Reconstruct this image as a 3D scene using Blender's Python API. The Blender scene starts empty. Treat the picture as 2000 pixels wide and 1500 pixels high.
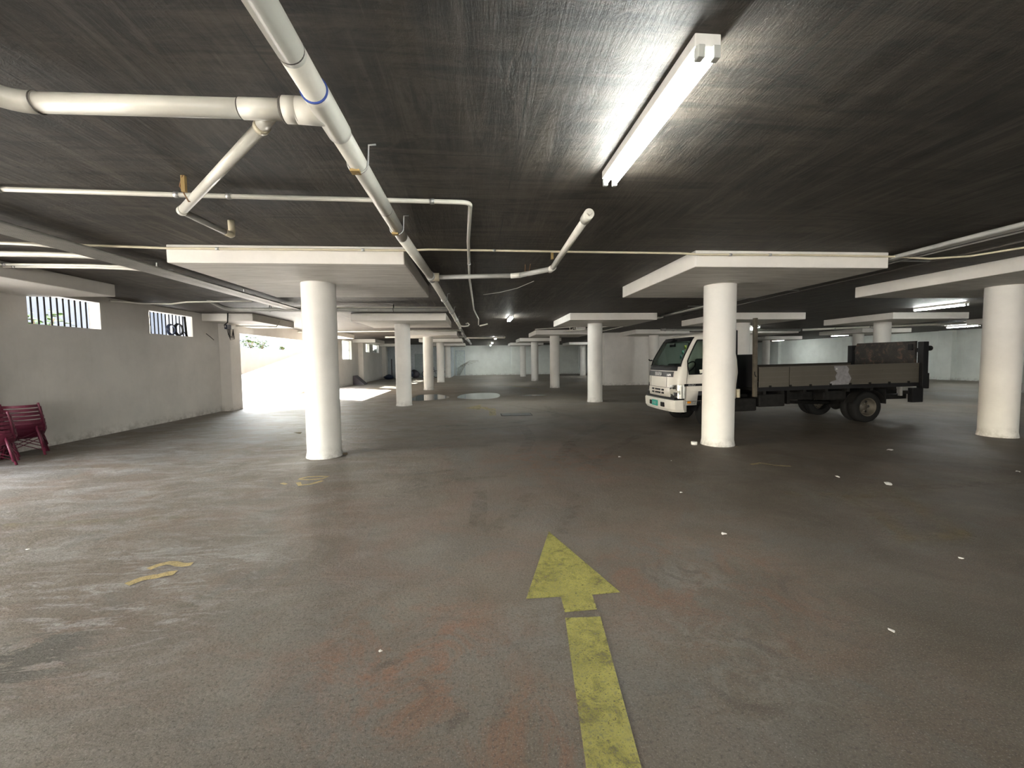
import bpy, bmesh, math, random
from mathutils import Vector, Matrix
random.seed(7)
S = bpy.context.scene
COL = S.collection
PI = math.pi
# ------------------------------------------------------------------ camera, light, exposure
F_PX, PITCH, YAW, ROLL, EYE = 819.09, 0.058, 0.0854, -0.0114, 1.6
cam_d = bpy.data.cameras.new('camera'); cam = bpy.data.objects.new('camera', cam_d); COL.objects.link(cam)
cam_d.sensor_width = 36.0; cam_d.lens = F_PX / 2000 * 36.0; cam_d.clip_start = 0.05; cam_d.clip_end = 400
_cy, _sy, _cp, _sp = math.cos(YAW), math.sin(YAW), math.cos(PITCH), math.sin(PITCH)
_f = Vector((_sy * _cp, _cy * _cp, -_sp)); _r = Vector((_cy, -_sy, 0)); _u = _r.cross(_f)
_c, _s = math.cos(ROLL), math.sin(ROLL)
_R, _U = _r * _c + _u * _s, _u * _c - _r * _s
cam.matrix_world = Matrix(((_R.x, _U.x, -_f.x, 0), (_R.y, _U.y, -_f.y, 0), (_R.z, _U.z, -_f.z, EYE), (0, 0, 0, 1)))
S.camera = cam
S.view_settings.view_transform = 'Standard'; S.view_settings.look = 'None'
S.view_settings.gamma = 1; S.view_settings.use_curve_mapping = False
S.view_settings.exposure = 2.36
S.cycles.use_denoising = True
S.cycles.max_bounces = 8; S.cycles.diffuse_bounces = 4; S.cycles.transparent_max_bounces = 12
S.cycles.sample_clamp_indirect = 6.0; S.cycles.use_adaptive_sampling = True; S.cycles.adaptive_threshold = 0.02
S.cycles.caustics_reflective = False; S.cycles.caustics_refractive = False

W = bpy.data.worlds.new('sky'); S.world = W; W.use_nodes = True
_n = W.node_tree.nodes; _l = W.node_tree.links
_sky = _n.new('ShaderNodeTexSky'); _sky.sky_type = 'NISHITA'; _sky.sun_disc = False
_sky.sun_elevation = math.radians(30); _sky.sun_rotation = math.radians(-70); _sky.air_density = 1.6; _sky.dust_density = 3.0
_mx = _n.new('ShaderNodeMixRGB'); _mx.inputs[0].default_value = 0.55; _mx.inputs[2].default_value = (5.6, 5.45, 5.25, 1)   # bright thin cloud over the blue
_l.new(_sky.outputs[0], _mx.inputs[1]); _l.new(_mx.outputs[0], _n['Background'].inputs[0]); _n['Background'].inputs[1].default_value = 1.1

_sd = bpy.data.lights.new('sun', 'SUN'); _sd.energy = 34.0; _sd.angle = math.radians(0.6); _sd.color = (1.0, 0.95, 0.86)
sun = bpy.data.objects.new('sun', _sd); COL.objects.link(sun)
sun.rotation_euler = Vector((0.60, -0.42, -0.40)).to_track_quat('-Z', 'Y').to_euler()   # high, from the ramp side
def portal(x, y, z, sy, sz, rot):
    d = bpy.data.lights.new('daylight_opening', 'AREA'); d.shape = 'RECTANGLE'; d.size = sy; d.size_y = sz; d.cycles.is_portal = True
    o = bpy.data.objects.new('daylight_opening', d); COL.objects.link(o); o.location = (x, y, z); o.rotation_euler = rot
TUBE_STRENGTH = 48.0

# ------------------------------------------------------------------ helpers
def tag(o, label=None, cat=None, group=None, kind=None):
    if label: o['label'] = label
    if cat: o['category'] = cat
    if group: o['group'] = group
    if kind: o['kind'] = kind
    return o
def thing(name, label, cat, loc=(0, 0, 0), rz=0.0, group=None):
    o = bpy.data.objects.new(name, None); COL.objects.link(o); o.location = loc; o.rotation_euler = (0, 0, rz)
    o.empty_display_size = 0.1
    return tag(o, label, cat, group)
def copy_tree(o, parent=None):
    c = o.copy(); COL.objects.link(c)
    if parent is not None: c.parent = parent
    for ch in list(o.children): copy_tree(ch, c)
    return c
class MB:
    def __init__(s): s.v = []; s.f = []; s.sm = []
    def add(s, vs, fs, smooth=False):
        b = len(s.v); s.v += [tuple(p) for p in vs]
        for f in fs: s.f.append(tuple(i + b for i in f)); s.sm.append(smooth)
        return s
    def box(s, x0, x1, y0, y1, z0, z1, bev=0.0):
        if x0 > x1: x0, x1 = x1, x0
        if y0 > y1: y0, y1 = y1, y0
        if z0 > z1: z0, z1 = z1, z0
        if bev <= 0:
            vs = [(x, y, z) for z in (z0, z1) for y in (y0, y1) for x in (x0, x1)]
            return s.add(vs, [(0, 2, 3, 1), (4, 5, 7, 6), (0, 1, 5, 4), (2, 6, 7, 3), (0, 4, 6, 2), (1, 3, 7, 5)])
        bm = bmesh.new(); bmesh.ops.create_cube(bm, size=1)
        for v in bm.verts: v.co = Vector(((x0 + x1) / 2 + v.co.x * (x1 - x0), (y0 + y1) / 2 + v.co.y * (y1 - y0), (z0 + z1) / 2 + v.co.z * (z1 - z0)))
        bmesh.ops.bevel(bm, geom=bm.edges[:], offset=bev, segments=2, profile=0.5, affect='EDGES')
        bm.verts.index_update()
        s.add([v.co for v in bm.verts], [[v.index for v in f.verts] for f in bm.faces]); bm.free(); return s
    def tube(s, pts, r, n=12, cap=True, rads=None, closed=False):
        pts = [Vector(p) for p in pts]; m = len(pts); rings = []
        prev = None
        for i, p in enumerate(pts):
            if closed: d = (pts[(i + 1) % m] - pts[i - 1]).normalized()
            elif i == 0: d = (pts[1] - p).normalized()
            elif i == m - 1: d = (p - pts[i - 1]).normalized()
            else: d = ((p - pts[i - 1]).normalized() + (pts[i + 1] - p).normalized()).normalized()
            if prev is None:
                a = Vector((0, 0, 1)) if abs(d.z) < 0.9 else Vector((1, 0, 0))
                a = (a - d * a.dot(d)).normalized()
            else: a = (prev - d * prev.dot(d)).normalized()
            prev = a; b = d.cross(a); rr = rads[i] if rads else r
            rings.append([p + (a * math.cos(t) + b * math.sin(t)) * rr for t in (2 * PI * k / n for k in range(n))])
        vs = [q for ring in rings for q in ring]; fs = []
        for i in range(m if closed else m - 1):
            j = (i + 1) % m
            for k in range(n): fs.append((i * n + k, i * n + (k + 1) % n, j * n + (k + 1) % n, j * n + k))
        s.add(vs, fs, True)
        if cap and not closed:
            b = len(s.v) - len(vs)
            s.f.append(tuple(b + k for k in reversed(range(n)))); s.sm.append(False)
            s.f.append(tuple(b + (m - 1) * n + k for k in range(n))); s.sm.append(False)
        return s
    def lathe(s, prof, n=32, axis='z', c=(0, 0, 0), smooth=True):
        vs = []
        for r, h in prof:
            for k in range(n):
                t = 2 * PI * k / n; a, b = r * math.cos(t), r * math.sin(t)
                q = (a, b, h) if axis == 'z' else ((h, a, b) if axis == 'x' else (b, h, a))
                vs.append((q[0] + c[0], q[1] + c[1], q[2] + c[2]))
        fs = [(i * n + k, i * n + (k + 1) % n, (i + 1) * n + (k + 1) % n, (i + 1) * n + k) for i in range(len(prof) - 1) for k in range(n)]
        return s.add(vs, fs, smooth)
    def prism(s, poly, z0, z1, axis='z'):
        n = len(poly)
        def q(a, b, h): return (a, b, h) if axis == 'z' else ((h, a, b) if axis == 'x' else (a, h, b))
        vs = [q(a, b, z0) for a, b in poly] + [q(a, b, z1) for a, b in poly]
        fs = [tuple(reversed(range(n))), tuple(range(n, 2 * n))] + [(i, (i + 1) % n, n + (i + 1) % n, n + i) for i in range(n)]
        return s.add(vs, fs)
    def obj(s, name, mat, parent=None, label=None, recalc=True):
        me = bpy.data.meshes.new(name); me.from_pydata(s.v, [], s.f)
        me.polygons.foreach_set('use_smooth', s.sm); me.update()
        if recalc:
            bm = bmesh.new(); bm.from_mesh(me); bmesh.ops.recalc_face_normals(bm, faces=bm.faces[:]); bm.to_mesh(me); bm.free()
        me.materials.append(mat)
        o = bpy.data.objects.new(name, me); COL.objects.link(o)
        if parent is not None: o.parent = parent
        if label: o['label'] = label
        return o
def arc(p0, p1, p2, r, n=6):
    """round the corner p1 of the polyline p0-p1-p2"""
    p0, p1, p2 = Vector(p0), Vector(p1), Vector(p2)
    a, b = (p0 - p1).normalized(), (p2 - p1).normalized()
    return [p1 + a * r * (1 - t) ** 2 + b * r * t * t for t in (i / n for i in range(n + 1))]
def text_mesh(name, txt, size, mat, parent, mw, ext=0.002, align='LEFT'):
    cu = bpy.data.curves.new(name, 'FONT'); cu.body = txt; cu.size = size; cu.extrude = ext; cu.align_x = align; cu.resolution_u = 2
    t = bpy.data.objects.new('tmp', cu); COL.objects.link(t)
    me = bpy.data.meshes.new_from_object(t.evaluated_get(bpy.context.evaluated_depsgraph_get()))
    bpy.data.objects.remove(t); me.materials.clear(); me.materials.append(mat)
    o = bpy.data.objects.new(name, me); COL.objects.link(o); o.parent = parent; o.matrix_local = mw
    return o

# ------------------------------------------------------------------ materials
class NT:
    def __init__(s, name):
        s.m = bpy.data.materials.new(name); s.m.use_nodes = True; s.t = s.m.node_tree; s.n = s.t.nodes; s.l = s.t.links
        s.b = s.n['Principled BSDF']; s.tc = s.n.new('ShaderNodeNewGeometry').outputs['Position']
    def link(s, a, b): s.l.new(a, b)
    def coords(s, scale=(1, 1, 1), rot=(0, 0, 0), src=None):
        m = s.n.new('ShaderNodeMapping'); m.inputs['Scale'].default_value = scale; m.inputs['Rotation'].default_value = rot
        s.link(src or s.tc, m.inputs['Vector']); return m.outputs[0]
    def noise(s, scale, detail=5, rough=0.55, vec=None, dist=0.0):
        n = s.n.new('ShaderNodeTexNoise'); n.inputs['Scale'].default_value = scale; n.inputs['Detail'].default_value = detail
        n.inputs['Roughness'].default_value = rough; n.inputs['Distortion'].default_value = dist
        s.link(vec or s.tc, n.inputs['Vector']); return n.outputs['Fac']
    def ramp(s, fac, stops):
        r = s.n.new('ShaderNodeValToRGB'); e = r.color_ramp.elements
        while len(e) < len(stops): e.new(0.5)
        for k, (p, c) in enumerate(stops):
            e[k].position = p; e[k].color = (c[0], c[1], c[2], 1) if isinstance(c, tuple) else (c, c, c, 1)
        s.link(fac, r.inputs[0]); return r.outputs[0]
    def mix(s, fac, a, b, mode='MIX'):
        m = s.n.new('ShaderNodeMixRGB'); m.blend_type = mode
        for v, i in ((fac, 0), (a, 1), (b, 2)):
            if hasattr(v, 'is_linked'): s.link(v, m.inputs[i])
            elif isinstance(v, tuple): m.inputs[i].default_value = (*v, 1)
            else: m.inputs[i].default_value = v
        return m.outputs[0]
    def math(s, op, a, b=0.0, c=0.0, clamp=False):
        m = s.n.new('ShaderNodeMath'); m.operation = op; m.use_clamp = clamp
        for v, i in ((a, 0), (b, 1), (c, 2)):
            if hasattr(v, 'is_linked'): s.link(v, m.inputs[i])
            else: m.inputs[i].default_value = v
        return m.outputs[0]
    def sep(s, src=None):
        x = s.n.new('ShaderNodeSeparateXYZ'); s.link(src or s.tc, x.inputs[0]); return x.outputs
    def near(s, x, y, r0, r1):
        """1 inside r0 of a floor point, 0 outside r1"""
        X, Y, _ = s.sep()
        dx, dy = s.math('SUBTRACT', X, x), s.math('SUBTRACT', Y, y)
        d = s.math('SQRT', s.math('ADD', s.math('MULTIPLY', dx, dx), s.math('MULTIPLY', dy, dy)))
        m = s.n.new('ShaderNodeMapRange'); m.interpolation_type = 'SMOOTHSTEP'
        s.link(d, m.inputs[0]); m.inputs[1].default_value = r0; m.inputs[2].default_value = r1; m.inputs[3].default_value = 1; m.inputs[4].default_value = 0
        return m.outputs[0], d
    def bump(s, h, strength=0.3, dist=0.01, prev=None):
        b = s.n.new('ShaderNodeBump'); b.inputs['Strength'].default_value = strength; b.inputs['Distance'].default_value = dist
        s.link(h, b.inputs['Height'])
        if prev: s.link(prev, b.inputs['Normal'])
        s.link(b.outputs[0], s.b.inputs['Normal']); return b.outputs[0]
    def out(s, col=None, rough=0.6, metal=0.0, spec=None):
        if col is not None:
            if hasattr(col, 'is_linked'): s.link(col, s.b.inputs['Base Color'])
            else: s.b.inputs['Base Color'].default_value = (*col, 1)
        if hasattr(rough, 'is_linked'): s.link(rough, s.b.inputs['Roughness'])
        else: s.b.inputs['Roughness'].default_value = rough
        s.b.inputs['Metallic'].default_value = metal
        if spec is not None: s.b.inputs['Specular IOR Level'].default_value = spec
        return s.m
    def see_through(s, fac, tint=(1, 1, 1)):
        """mix the surface with a transparent one: fac 1 = surface"""
        t = s.n.new('ShaderNodeBsdfTransparent'); t.inputs[0].default_value = (*tint, 1); x = s.n.new('ShaderNodeMixShader')
        if hasattr(fac, 'is_linked'): s.link(fac, x.inputs[0])
        else: x.inputs[0].default_value = fac
        s.link(t.outputs[0], x.inputs[1]); s.link(s.b.outputs[0], x.inputs[2]); s.link(x.outputs[0], s.n['Material Output'].inputs[0]); return s.m
def plain(name, col, rough=0.5, metal=0.0, var=0.12, scale=6.0, bump=0.0, spec=None):
    t = NT(name); dark = tuple(c * (1 - var) for c in col); lite = tuple(min(1, c * (1 + var)) for c in col)
    n = t.noise(scale, 6, 0.6); c = t.ramp(n, [(0.3, dark), (0.7, lite)])
    if bump: t.bump(t.noise(scale * 8, 4), bump, 0.004)
    return t.out(c, rough, metal, spec)
def emit(name, col, k):
    t = NT(name); t.b.inputs['Base Color'].default_value = (*col, 1); t.b.inputs['Emission Color'].default_value = (*col, 1); t.b.inputs['Emission Strength'].default_value = k
    return t.m

def floor_mat():
    t = NT('worn_concrete_floor')
    big = t.noise(0.45, 6, 0.6, dist=0.6); mid = t.noise(1.5, 9, 0.7, dist=0.5); fine = t.noise(55, 9, 0.8); grit = t.noise(120, 3, 0.7)
    c = t.ramp(mid, [(0.30, (0.121, 0.096, 0.073)), (0.48, (0.161, 0.131, 0.104)), (0.62, (0.190, 0.161, 0.131)), (0.8, (0.230, 0.205, 0.173))])
    grey = t.ramp(t.noise(0.9, 8, 0.66, vec=t.coords((1, 1, 1), (0.3, 0, 0.9)), dist=0.9), [(0.44, 0.0), (0.66, 0.65)])
    c = t.mix(grey, c, (0.173, 0.168, 0.159))
    red = t.ramp(t.noise(0.8, 9, 0.68, vec=t.coords((1, 1.2, 1), (0, 0, 2.1)), dist=1.2), [(0.48, 0.0), (0.70, 0.6)])
    c = t.mix(red, c, (0.202, 0.125, 0.092))
    for x, y, r in ((1.6, 2.8, 1.2), (-0.4, 2.2, 0.9), (0.25, 1.65, 0.5), (1.4, 6.6, 1.8)):
        m, _ = t.near(x, y, r * 0.2, r); m = t.math('MULTIPLY', m, t.ramp(t.noise(2.8, 9, 0.75, dist=1.0), [(0.46, 0.0), (0.60, 0.85)]))
        c = t.mix(m, c, (0.227, 0.108, 0.063))
    # floor colour darkened near right, standing in for weaker light there
    X, Y, _z = t.sep()
    right_shade = t.math('MULTIPLY', t.math('MULTIPLY', t.math('ADD', X, 0.2), 0.30, clamp=True), t.math('MULTIPLY', t.math('SUBTRACT', 14.5, Y), 0.16, clamp=True))
    pale = t.math('MULTIPLY', t.math('SUBTRACT', Y, 7.0), 0.12, clamp=True)  # floor colour lightened beyond the near bays, standing in for brighter light
    c = t.mix(t.math('MULTIPLY', pale, t.ramp(t.noise(0.7, 8, 0.7, vec=t.coords((0.6, 1.5, 1)), dist=0.6), [(0.35, 0.25), (0.65, 0.75)])), c, (0.255, 0.228, 0.192))
    c = t.mix(t.math('MULTIPLY', right_shade, t.ramp(t.noise(1.1, 9, 0.72, dist=0.6), [(0.30, 0.30), (0.62, 0.92)])), c, (0.062, 0.044, 0.027))
    # pale dusty bloom, combed by tyres, in the bays to the left
    left = t.math('MULTIPLY', t.math('SUBTRACT', 0.2, X), 0.28, clamp=True)
    dust = t.ramp(t.noise(1.6, 9, 0.75, vec=t.coords((0.7, 1.7, 1), (0, 0, 0.45)), dist=0.9), [(0.46, 0.0), (0.68, 0.7)])
    c = t.mix(t.math('MULTIPLY', dust, left), c, (0.394, 0.381, 0.374))
    m, _ = t.near(-2.5, 3.1, 0.3, 1.5); m = t.math('MULTIPLY', m, t.ramp(t.noise(3.4, 9, 0.78, vec=t.coords((0.6, 2.0, 1), (0, 0, 0.5)), dist=1.2), [(0.50, 0.0), (0.66, 0.85)]))
    c = t.mix(m, c, (0.468, 0.458, 0.468))
    m, _ = t.near(-2.47, 2.42, 0.12, 0.42); m = t.math('MULTIPLY', m, t.ramp(t.noise(4, 6, 0.7, vec=t.coords((0.7, 2.2, 1), (0, 0, 0.5)), dist=1.0), [(0.44, 0.0), (0.47, 1.0)]))
    hole = m; c = t.mix(m, c, (0.075, 0.071, 0.062))
    for x, y, r in ((1.25, 2.0, 0.75), (-1.0, 2.5, 1.0), (1.55, 2.85, 0.4), (0.4, 2.35, 0.5)):
        m, _ = t.near(x, y, r * 0.3, r); c = t.mix(t.math('MULTIPLY', m, t.ramp(t.noise(4.5, 9, 0.78, dist=0.9), [(0.46, 0.0), (0.58, 0.6)])), c, (0.200, 0.190, 0.168))
    blue = t.ramp(t.noise(2.0, 8, 0.7, vec=t.coords((1, 1, 1), (1, 0, 0.2)), dist=1.0), [(0.56, 0.0), (0.70, 0.5)])
    c = t.mix(blue, c, (0.118, 0.124, 0.120))
    # comb-like circular skids
    combs = None
    for x, y, r0, n_, w in ((-0.35, 1.95, 0.85, 14.0, 0.75), (1.35, 1.95, 0.55, 15.0, 0.7), (2.35, 2.5, 0.7, 13.0, 0.85), (1.6, 3.0, 0.6, 18.0, 0.7)):
        m, d = t.near(x, y, r0 * 0.25, r0)
        rg = t.math('SINE', t.math('ADD', t.math('MULTIPLY', d, n_ * 2.6), t.math('MULTIPLY', t.noise(2.4, 7, 0.7), 8.0)))
        rg = t.ramp(t.math('MULTIPLY', t.math('ADD', rg, 1.0), 0.5), [(0.62, 0.0), (0.95, 1.0)])
        brk = t.ramp(t.noise(2.6, 6), [(0.47, 0.0), (0.62, 1.0)]); k = t.math('MULTIPLY', t.math('MULTIPLY', m, rg), t.math('MULTIPLY', brk, w))
        c = t.mix(k, c, (0.080, 0.060, 0.047)); combs = k if combs is None else t.math('MAXIMUM', combs, k)
    c = t.mix(t.ramp(fine, [(0.36, 0.85), (0.50, 0.0)]), c, (0.047, 0.039, 0.033))
    c = t.mix(t.ramp(t.noise(9, 4, 0.8), [(0.68, 0.0), (0.74, 0.7)]), c, (0.037, 0.033, 0.028))
    c = t.mix(t.ramp(grit, [(0.55, 0.0), (0.72, 0.5)]), c, (0.462, 0.435, 0.408))
    rough = t.math('ADD', t.math('MULTIPLY', t.ramp(big, [(0.3, 0.0), (0.7, 1.0)]), 0.2), 0.50)
    b = t.bump(t.noise(12, 9, 0.75), 0.8, 0.03); b = t.bump(fine, 0.7, 0.01, b); b = t.bump(t.math('SUBTRACT', 1.0, combs), 0.5, 0.01, b); t.bump(t.math('SUBTRACT', 1.0, hole), 0.6, 0.02, b)
    return t.out(c, rough, 0, 0.45)
def ceiling_mat(name='board_marked_ceiling', pale=0.0):
    t = NT(name)
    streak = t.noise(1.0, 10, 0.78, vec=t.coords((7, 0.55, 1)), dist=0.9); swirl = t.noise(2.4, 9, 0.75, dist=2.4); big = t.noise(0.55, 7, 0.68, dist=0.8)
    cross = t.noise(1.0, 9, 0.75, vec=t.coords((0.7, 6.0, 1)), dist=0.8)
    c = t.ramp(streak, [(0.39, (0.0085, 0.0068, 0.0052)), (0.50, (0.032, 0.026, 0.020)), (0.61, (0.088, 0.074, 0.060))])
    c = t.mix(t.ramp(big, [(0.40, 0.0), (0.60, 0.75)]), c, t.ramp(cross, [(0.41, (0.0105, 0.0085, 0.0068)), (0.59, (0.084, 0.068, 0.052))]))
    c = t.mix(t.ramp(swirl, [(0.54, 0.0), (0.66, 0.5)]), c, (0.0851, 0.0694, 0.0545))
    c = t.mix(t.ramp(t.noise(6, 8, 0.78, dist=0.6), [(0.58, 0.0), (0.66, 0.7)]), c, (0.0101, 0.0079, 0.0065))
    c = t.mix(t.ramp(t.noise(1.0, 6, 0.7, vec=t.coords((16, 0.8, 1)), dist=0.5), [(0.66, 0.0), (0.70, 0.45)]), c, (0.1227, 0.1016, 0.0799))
    X, Y, _z = t.sep(); wob = t.math('MULTIPLY', t.math('SUBTRACT', t.noise(3.0, 3), 0.5), 0.012)
    def line(v, off, step, w):
        f = t.math('FRACT', t.math('DIVIDE', t.math('SUBTRACT', t.math('ADD', v, wob), off), step))
        d = t.math('MULTIPLY', t.math('ABSOLUTE', t.math('SUBTRACT', f, 0.5)), step)
        return t.math('GREATER_THAN', d, step * 0.5 - w)
    j = t.math('MAXIMUM', line(X, 1.69, 1.37, 0.006), line(Y, 3.25, 2.44, 0.007))
    j = t.math('MULTIPLY', j, t.ramp(t.noise(1.3, 4), [(0.42, 0.0), (0.55, 1.0)]))
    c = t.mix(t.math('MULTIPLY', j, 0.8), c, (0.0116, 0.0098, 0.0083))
    b = t.bump(streak, 0.8, 0.03); b = t.bump(swirl, 0.5, 0.04, b); b = t.bump(t.noise(40, 6, 0.7), 0.4, 0.006, b); t.bump(t.math('SUBTRACT', 1.0, j), 0.5, 0.008, b)
    return t.out(c, 0.56, 0, 0.38)
def paint_mat(name, col, grime=0.35, foot=True, streak=True):
    t = NT(name); n = t.noise(1.1, 7, 0.65); c = t.ramp(n, [(0.3, tuple(v * 0.86 for v in col)), (0.65, col)])
    c = t.mix(t.ramp(t.noise(11, 6, 0.75), [(0.62, 0.0), (0.80, grime)]), c, tuple(v * 0.45 for v in col))
    if streak: c = t.mix(t.ramp(t.noise(2.0, 6, 0.7, vec=t.coords((3, 3, 0.35))), [(0.56, 0.0), (0.8, grime * 0.6)]), c, (col[0] * 0.55, col[1] * 0.52, col[2] * 0.46))
    if foot:
        X, Y, Z = t.sep(); low = t.math('SUBTRACT', 1.0, t.math('MULTIPLY', Z, 4.5), clamp=True)
        c = t.mix(t.math('MULTIPLY', t.math('MULTIPLY', low, t.ramp(t.noise(7, 6, 0.7), [(0.4, 0.0), (0.65, 1.0)])), 0.6), c, (0.14, 0.12, 0.10))
    b = t.bump(t.noise(26, 5, 0.6), 0.18, 0.006); t.bump(t.noise(3, 5, 0.6), 0.25, 0.02, b)
    return t.out(c, 0.62, 0, 0.35)
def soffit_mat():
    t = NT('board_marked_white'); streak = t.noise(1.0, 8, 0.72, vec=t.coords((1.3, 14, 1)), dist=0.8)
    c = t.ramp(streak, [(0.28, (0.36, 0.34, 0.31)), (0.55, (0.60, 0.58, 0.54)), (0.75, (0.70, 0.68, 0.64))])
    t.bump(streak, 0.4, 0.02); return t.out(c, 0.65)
def worn_paint(name, col, wear=0.5, edge=0.0):
    t = NT(name); n = t.noise(7, 8, 0.75, dist=0.6); g = t.noise(60, 4, 0.7)
    c = t.ramp(t.noise(3.5, 6, 0.7), [(0.35, tuple(v * 0.62 for v in col)), (0.65, col)])
    c = t.mix(t.ramp(g, [(0.5, 0.0), (0.62, 0.6)]), c, (0.10, 0.09, 0.06)); t.out(c, 0.7)
    a = t.ramp(n, [(wear - 0.10, 1.0), (wear + 0.16, 0.18)]); a = t.math('MULTIPLY', a, t.ramp(g, [(0.36, 0.55), (0.46, 1.0)]))
    return t.see_through(a)
def smear(name, col, amt):
    t = NT(name); t.out(col, 0.75); n = t.ramp(t.noise(5, 7, 0.75, dist=0.5), [(0.42, 0.0), (0.68, amt)])
    g = t.ramp(t.noise(30, 4, 0.7), [(0.35, 0.3), (0.6, 1.0)]); return t.see_through(t.math('MULTIPLY', n, g))

M = {}
M['floor'] = floor_mat(); M['ceiling'] = ceiling_mat()
M['white'] = paint_mat('white_column_paint', (0.73, 0.715, 0.68), 0.18)
M['cap'] = paint_mat('white_capital_paint', (0.78, 0.755, 0.715), 0.15, foot=False)
M['soffit'] = soffit_mat()
M['wall'] = paint_mat('off_white_wall_paint', (0.78, 0.755, 0.72), 0.3)
M['wallg'] = paint_mat('pale_green_white_wall_paint', (0.78, 0.82, 0.79), 0.4)
M['pvc'] = plain('white_pvc', (0.68, 0.665, 0.60), 0.32, var=0.1, scale=3)
M['pvcg'] = plain('grey_pvc', (0.42, 0.42, 0.40), 0.45, var=0.12)
M['cream'] = plain('cream_pvc', (0.62, 0.56, 0.42), 0.4)
M['blue'] = plain('blue_primer', (0.03, 0.07, 0.32), 0.5)
M['joint'] = plain('dark_joint', (0.10, 0.09, 0.08), 0.7)
M['galv'] = plain('galvanised_steel', (0.45, 0.45, 0.44), 0.42, 0.8, bump=0.05)
M['rust'] = plain('rusty_wire', (0.22, 0.12, 0.06), 0.8)
M['wood'] = plain('packing_timber', (0.36, 0.25, 0.10), 0.8)
M['black'] = plain('black_paint', (0.008, 0.008, 0.009), 0.55, spec=0.25)
M['rubber'] = plain('black_rubber', (0.011, 0.011, 0.011), 0.85, bump=0.2, spec=0.2)
M['chassis'] = plain('grimy_chassis', (0.010, 0.0095, 0.009), 0.8, var=0.5, scale=9, spec=0.2)
M['lamp'] = plain('enamel_white', (0.78, 0.78, 0.76), 0.35)
M['tube'] = emit('lit_fluorescent_tube', (0.96, 1.0, 0.955), TUBE_STRENGTH)
M['clamp'] = plain('lampholder', (0.45, 0.47, 0.45), 0.5)
M['maroon'] = plain('maroon_plastic', (0.115, 0.014, 0.036), 0.45)
M['ypaint'] = worn_paint('worn_yellow_paint', (0.36, 0.325, 0.078), 0.58)
M['yfaint'] = worn_paint('faded_yellow_paint', (0.44, 0.36, 0.19), 0.55)
M['yghost'] = smear('ghost_of_yellow_paint', (0.34, 0.26, 0.10), 0.5)
M['tyremark'] = smear('tyre_rubber_mark', (0.040, 0.033, 0.028), 0.34)
M['paper'] = plain('white_paper', (0.72, 0.71, 0.68), 0.8)
M['leaf'] = plain('dry_leaf', (0.13, 0.10, 0.06), 0.8)
M['dark_slab'] = plain('dark_slate_board', (0.10, 0.09, 0.11), 0.6)
M['bag'] = plain('blue_black_plastic', (0.020, 0.030, 0.065), 0.32, scale=4)
M['grate'] = plain('wet_black_slot', (0.012, 0.013, 0.012), 0.5)
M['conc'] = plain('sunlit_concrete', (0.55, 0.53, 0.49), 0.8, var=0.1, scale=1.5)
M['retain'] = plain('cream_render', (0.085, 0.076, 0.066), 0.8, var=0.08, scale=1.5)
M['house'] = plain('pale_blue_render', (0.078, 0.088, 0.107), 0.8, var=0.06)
M['bluew'] = plain('pale_blue_wall_paint', (0.50, 0.56, 0.60), 0.7)
M['green'] = plain('bright_leaf', (0.030, 0.065, 0.005), 0.5, var=0.35, scale=9)
M['tan'] = plain('tan_timber', (0.12, 0.08, 0.035), 0.7)
def glass(name, tint, k=0.10):
    t = NT(name); t.out((0.02, 0.025, 0.025), 0.03, 0, 0.6); lw = t.n.new('ShaderNodeFresnel'); lw.inputs[0].default_value = 1.45
    return t.see_through(t.math('ADD', t.math('MULTIPLY', lw.outputs[0], 0.75), k, clamp=True), tint)
M['pane'] = glass('window_glass', (0.92, 0.96, 0.95), 0.02)
M['screen'] = glass('tinted_windscreen', (0.50, 0.60, 0.56), 0.10)
def water_mat():
    t = NT('standing_water'); t.out((0.020, 0.017, 0.014), 0.03, 0, 0.75); t.bump(t.noise(6, 2), 0.015, 0.01); return t.m
M['water'] = water_mat()

# ------------------------------------------------------------------ setting
HC, HS = 3.13, 2.896           # ceiling, soffit of the column capitals
WL, WR, YF, YB = -8.4, 29.9, 44.5, -12.0
MB().add([(WL - .25, YB, 0), (WR, YB, 0), (WR, YF, 0), (WL - .25, YF, 0)], [(0, 1, 2, 3)]).obj('floor', M['floor'])['kind'] = 'structure'
floor = bpy.data.objects['floor']
cl = MB().box(WL - .25, WR + .25, YB - .25, YF + .25, HC, HC + .35).obj('ceiling', M['ceiling']); cl['kind'] = 'structure'
def wall_cells(name, mat, X0, X1, ys, zs, holes, along='y'):
    """a wall with real openings: cells between the cuts, holes = set of (i, j) left out"""
    m = MB(); idx = {}
    def P(x, i, j):
        k = (x, i, j)
        if k not in idx:
            idx[k] = len(m.v); xx = X0 if x == 0 else X1
            m.v.append((xx, ys[i], zs[j]) if along == 'y' else (ys[i], xx, zs[j]))
        return idx[k]
    full = lambda i, j: 0 <= i < len(ys) - 1 and 0 <= j < len(zs) - 1 and (i, j) not in holes
    for i in range(len(ys) - 1):
        for j in range(len(zs) - 1):
            if not full(i, j): continue
            for x in (0, 1): m.f.append((P(x, i, j), P(x, i + 1, j), P(x, i + 1, j + 1), P(x, i, j + 1))); m.sm.append(False)
            for di, dj, a, b in ((-1, 0, (i, j), (i, j + 1)), (1, 0, (i + 1, j), (i + 1, j + 1)), (0, -1, (i, j), (i + 1, j)), (0, 1, (i, j + 1), (i + 1, j + 1))):
                if not full(i + di, j + dj): m.f.append((P(0, *a), P(0, *b), P(1, *b), P(1, *a))); m.sm.append(False)
    o = m.obj(name, mat); o['kind'] = 'structure'; return o
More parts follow.
